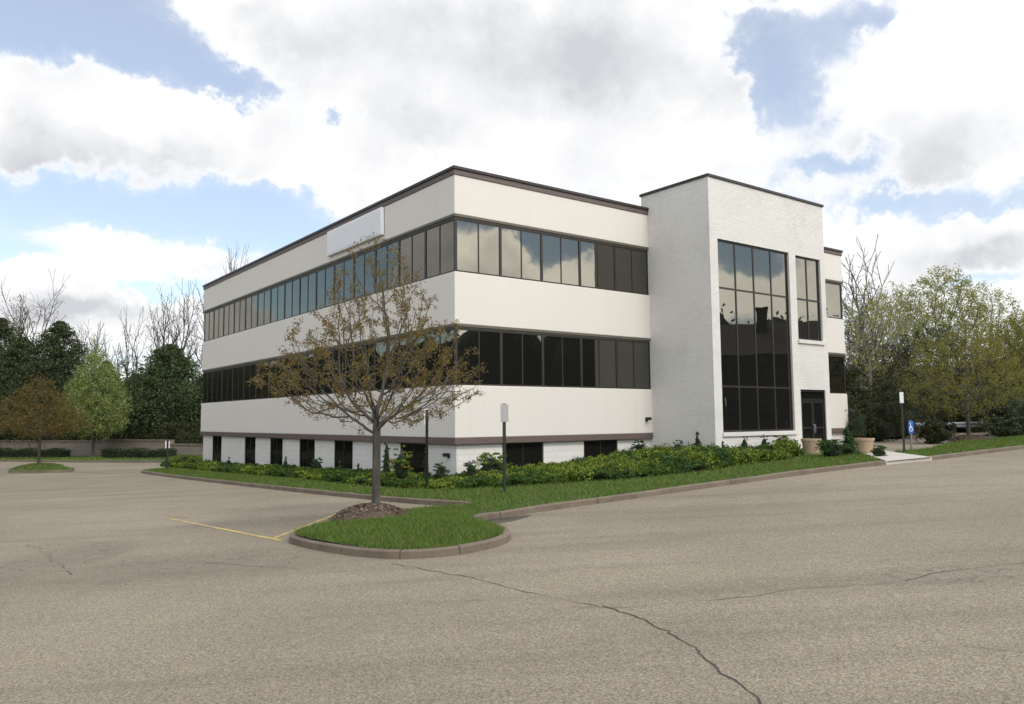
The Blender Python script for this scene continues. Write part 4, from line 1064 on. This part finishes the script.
# ------------------------------------------------------------------ sky and sun
SUN_AZ, SUN_EL = 140.0, 46.0
CLOUDS = [(-69, 13, 5, 5, 1.2), (-54, 7, 4, 3, 1.2), (108, 10.5, 4, 2.5, 1.2), (98, 10, 4, 2.2, 1.2), (87, 8.5, 7, 1.6, 1.3), (90.5, 14.5, 2, 2, 1.1), (85.5, 14.5, 4, 2.2, .8), (-62, 7.5, 4, 1.2, .9), (-30.4, 19.6, 6.0, 3.0, 1.1), (-23.8, 19.7, 6.7, 3.3, 1.1), (-18.6, 19.0, 3.9, 2.5, 0.8), (-32.4, 16.6, 4.2, 2.9, 0.7), (-25.4, 11.6, 4.4, 2.0, 1), (-31.6, 8.8, 3.2, 2.2, 0.9), (-20.8, 11.3, 2.9, 1.3, 0.6), (-29.9, 7.1, 6.0, 2.2, 0.8), (-25.9, 6.3, 7.0, 2.2, 0.8), (-18.1, 25.9, 5.9, 3.6, 0.9), (-6.7, 25.0, 10.7, 5.8, 1.2), (6.7, 24.2, 10.7, 6.5, 1.2), (-2.2, 18.5, 14.4, 4.3, 1), (13.8, 19.8, 5.1, 6.5, 1), (-13.1, 16.1, 4.1, 3.6, 0.6), (20.3, 11.3, 6.4, 3.6, 1), (25.7, 19.7, 3.6, 4.3, 0.9), (31.7, 18.6, 4.8, 6.5, 1.1), (27.4, 22.7, 1.7, 1.4, 0.4), (31.2, 24.4, 4.9, 2.2, 0.9), (19.0, 27.1, 3.9, 0.7, 0.4), (31.0, 10.5, 4.8, 2.0, 0.8), (26.5, 10.7, 3.5, 2.5, 0.7), (31.8, 6.4, 3.1, 2.2, 0.8)]
GAPS = [(-13.5, 20.8, 2.2, 1.0, 1.1), (-18, 12.6, 5, 1.2, 1.0), (-33, 10.6, 3, .8, .9), (-24, 9.0, 2.5, .7, .8), (4, 19.2, 2.5, .7, .8), (30.5, 12.6, 4, .8, .8), (-61, 10, 3, 4, 1.0), (109, 15, 3, 1.8, 1.1), (104, 13, 3, 1.5, 1.0), (100.5, 13.5, 4, 1.5, .9), (89, 11.5, 2.5, 1.0, .6), (-31.1, 24.2, 6.5, 2.6, 1.2), (-24.3, 24.0, 2.7, 1.8, 0.7), (-19.7, 22.3, 3.4, 1.4, 1.5), (-26.1, 14.2, 7.6, 1.2, 1.1), (-17.2, 14.8, 4.0, 1.9, 0.8), (-31.7, 12.9, 3.2, 1.2, 0.6), (18.0, 23.1, 2.8, 3.6, 1.3), (24.4, 24.9, 2.0, 0.7, 0.6), (22.9, 16.2, 2.5, 0.7, 0.7), (26.9, 13.9, 4.4, 0.9, 1.0), (30.6, 7.9, 2.4, 0.7, 0.6)]
SHADES = [(85.5, 15, 4, 3, 1.1), (98, 12, 4, 1, .8), (-57, 8, 3, 1, .7), (-66, 10, 3, 1.2, .7), (-26.2, 16.9, 7.0, 1.9, 0.9), (-31.8, 15.6, 3.2, 1.3, 0.5), (-16.0, 25.9, 4.0, 2.0, 0.7), (3.8, 25.6, 8.6, 3.3, 0.9), (-5.9, 20.8, 5.0, 1.8, 0.5), (11.4, 23.0, 4.9, 2.2, 0.5), (28.5, 17.0, 5.1, 3.3, 0.8), (-29.9, 7.3, 5.0, 1.0, 1.1), (31.2, 9.5, 3.2, 1.0, 0.7), (-18.5, 10.7, 3.9, 0.7, 0.3), (-6.7, 27.5, 5.7, 1.8, 0.4), (16.5, 17.0, 4.0, 1.4, 0.3)]
wd = bpy.data.worlds.new('World'); SC.world = wd; wd.use_nodes = True
wd.node_tree.nodes.clear(); t = NT(wd.node_tree)
d = t.n('ShaderNodeTexCoord').outputs['Generated']
sx = t.n('ShaderNodeSeparateXYZ', ins={0: d})
az = t.math('MULTIPLY', t.math('ARCTAN2', sx.outputs[0], sx.outputs[1]), 180/math.pi)
el = t.math('MULTIPLY', t.math('ARCSINE', sx.outputs[2]), 180/math.pi)
w1 = t.vmath('SUBTRACT', t.noise(d, 7, 5, .6, True), (.5, .5, .5)); w2 = t.vmath('SUBTRACT', t.noise(d, 24, 6, .65, True), (.5, .5, .5))
ae = t.n('ShaderNodeCombineXYZ', ins={0: az, 1: el}).outputs[0]
wp = t.vmath('MULTIPLY', w1, (7.5, 4.6, 0)); wp = t.vmath('ADD', wp, t.vmath('MULTIPLY', w2, (4.6, 3.6, 0)))
q = t.vmath('ADD', ae, wp)
def gsum(lst, vec, start=0.0):
    acc = start
    for (a, e, ra, re_, w) in lst:
        v = t.vmath('MULTIPLY', t.vmath('SUBTRACT', vec, (a, e, 0)), (1/ra, 1/re_, 0))
        g = t.math('POWER', math.exp(-1), t.vmath('DOT_PRODUCT', v, v))
        acc = t.math('MULTIPLY_ADD', g, w, acc)
    return acc
fb_ = t.noise(d, 5.5, 8, .62); fb2 = t.noise(d, 5.2, 7, .6)
out_az = t.ss(t.math('ABSOLUTE', az), 35, 43); out_el = t.ss(el, 29, 37); outf = t.math('MAXIMUM', out_az, out_el)
base = t.math('MULTIPLY_ADD', outf, .22, .02)
dn = gsum(GAPS, q); dn = t.math('MULTIPLY', dn, -1.15)
dn = gsum(CLOUDS, q, dn)
dn = t.math('ADD', dn, base)
dn = t.math('MULTIPLY_ADD', t.math('SUBTRACT', fb_, .5), 2.6, dn)
dn = t.math('MULTIPLY_ADD', t.math('MULTIPLY', t.math('SUBTRACT', fb2, .5), outf), 3.2, dn)
cover_ = t.math('MULTIPLY_ADD', t.math('ADD', t.math('MULTIPLY', t.ss(dn, .10, .62), .6), t.math('MULTIPLY', t.ss(dn, -.45, .95), .4)), t.math('MULTIPLY_ADD', outf, .24, .72), t.math('MULTIPLY_ADD', outf, -.24, .28))
# thin veil everywhere low on the horizon
veil = t.math('MULTIPLY', t.math('SUBTRACT', 1.0, t.ss(el, -2, 16)), t.math('MULTIPLY_ADD', outf, -.25, .35))
cover_ = t.math('MAXIMUM', cover_, veil)
sh = gsum(SHADES, q); sh = t.math('MULTIPLY_ADD', t.math('MULTIPLY', outf, t.ss(fb2, .5, .68)), .8, sh)
sh = t.math('MULTIPLY', sh, t.math('MULTIPLY_ADD', fb_, 1.6, .15))
sh = t.math('MULTIPLY_ADD', t.math('SUBTRACT', .55, t.noise(d, 7.5, 7, .56)), 1.7, sh, clamp=True)
sh = t.math('MULTIPLY', sh, t.ss(dn, .3, .9))
sd = (math.sin(R(SUN_AZ))*math.cos(R(SUN_EL)), math.cos(R(SUN_AZ))*math.cos(R(SUN_EL)), math.sin(R(SUN_EL)))
toward = t.ss(t.vmath('DOT_PRODUCT', d, sd), -.1, 1.0)
ccol = t.mix(sh, (1.09, 1.09, 1.09), (.67, .685, .725))
ccol = t.mix(1.0, ccol, t.mix(toward, (1, 1, 1), (1.0, .955, .88)), 'MULTIPLY')
bri = t.math('MULTIPLY_ADD', toward, 2.3, .80)
cl = t.n('ShaderNodeBackground', ins={'Color': ccol, 'Strength': bri})
sky = t.n('ShaderNodeTexSky', sky_type='NISHITA'); sky.sun_disc = False; sky.sun_elevation = R(SUN_EL); sky.sun_rotation = R(SUN_AZ)
sky.air_density = 1.0; sky.dust_density = .6; sky.ozone_density = 1.6
bg = t.n('ShaderNodeBackground', ins={'Color': sky.outputs[0], 'Strength': .15})
mxs = t.n('ShaderNodeMixShader', ins={0: cover_, 1: bg.outputs[0], 2: cl.outputs[0]})
ow = t.n('ShaderNodeOutputWorld'); t.nt.links.new(mxs.outputs[0], ow.inputs[0])
sl = bpy.data.lights.new('sun', 'SUN'); sl.energy = 1.25; sl.angle = R(16); sl.color = (1, .95, .87)
so_ = bpy.data.objects.new('sun', sl); COL.objects.link(so_); so_.location = (20, -20, 40)
so_.rotation_euler = Vector(sd).to_track_quat('Z', 'Y').to_euler()


SC.view_settings.view_transform = 'Standard'; SC.view_settings.look = 'None'; SC.view_settings.gamma = 1
SC.view_settings.exposure = 0.30
SC.render.engine = 'CYCLES'
SC.cycles.use_denoising = True
SC.cycles.denoising_input_passes = 'RGB_ALBEDO_NORMAL'; SC.cycles.denoising_prefilter = 'ACCURATE'
SC.cycles.max_bounces = 6; SC.cycles.diffuse_bounces = 3; SC.cycles.glossy_bounces = 3; SC.cycles.transmission_bounces = 3
SC.cycles.caustics_reflective = False; SC.cycles.caustics_refractive = False
SC.render.resolution_x = 1024; SC.render.resolution_y = 704
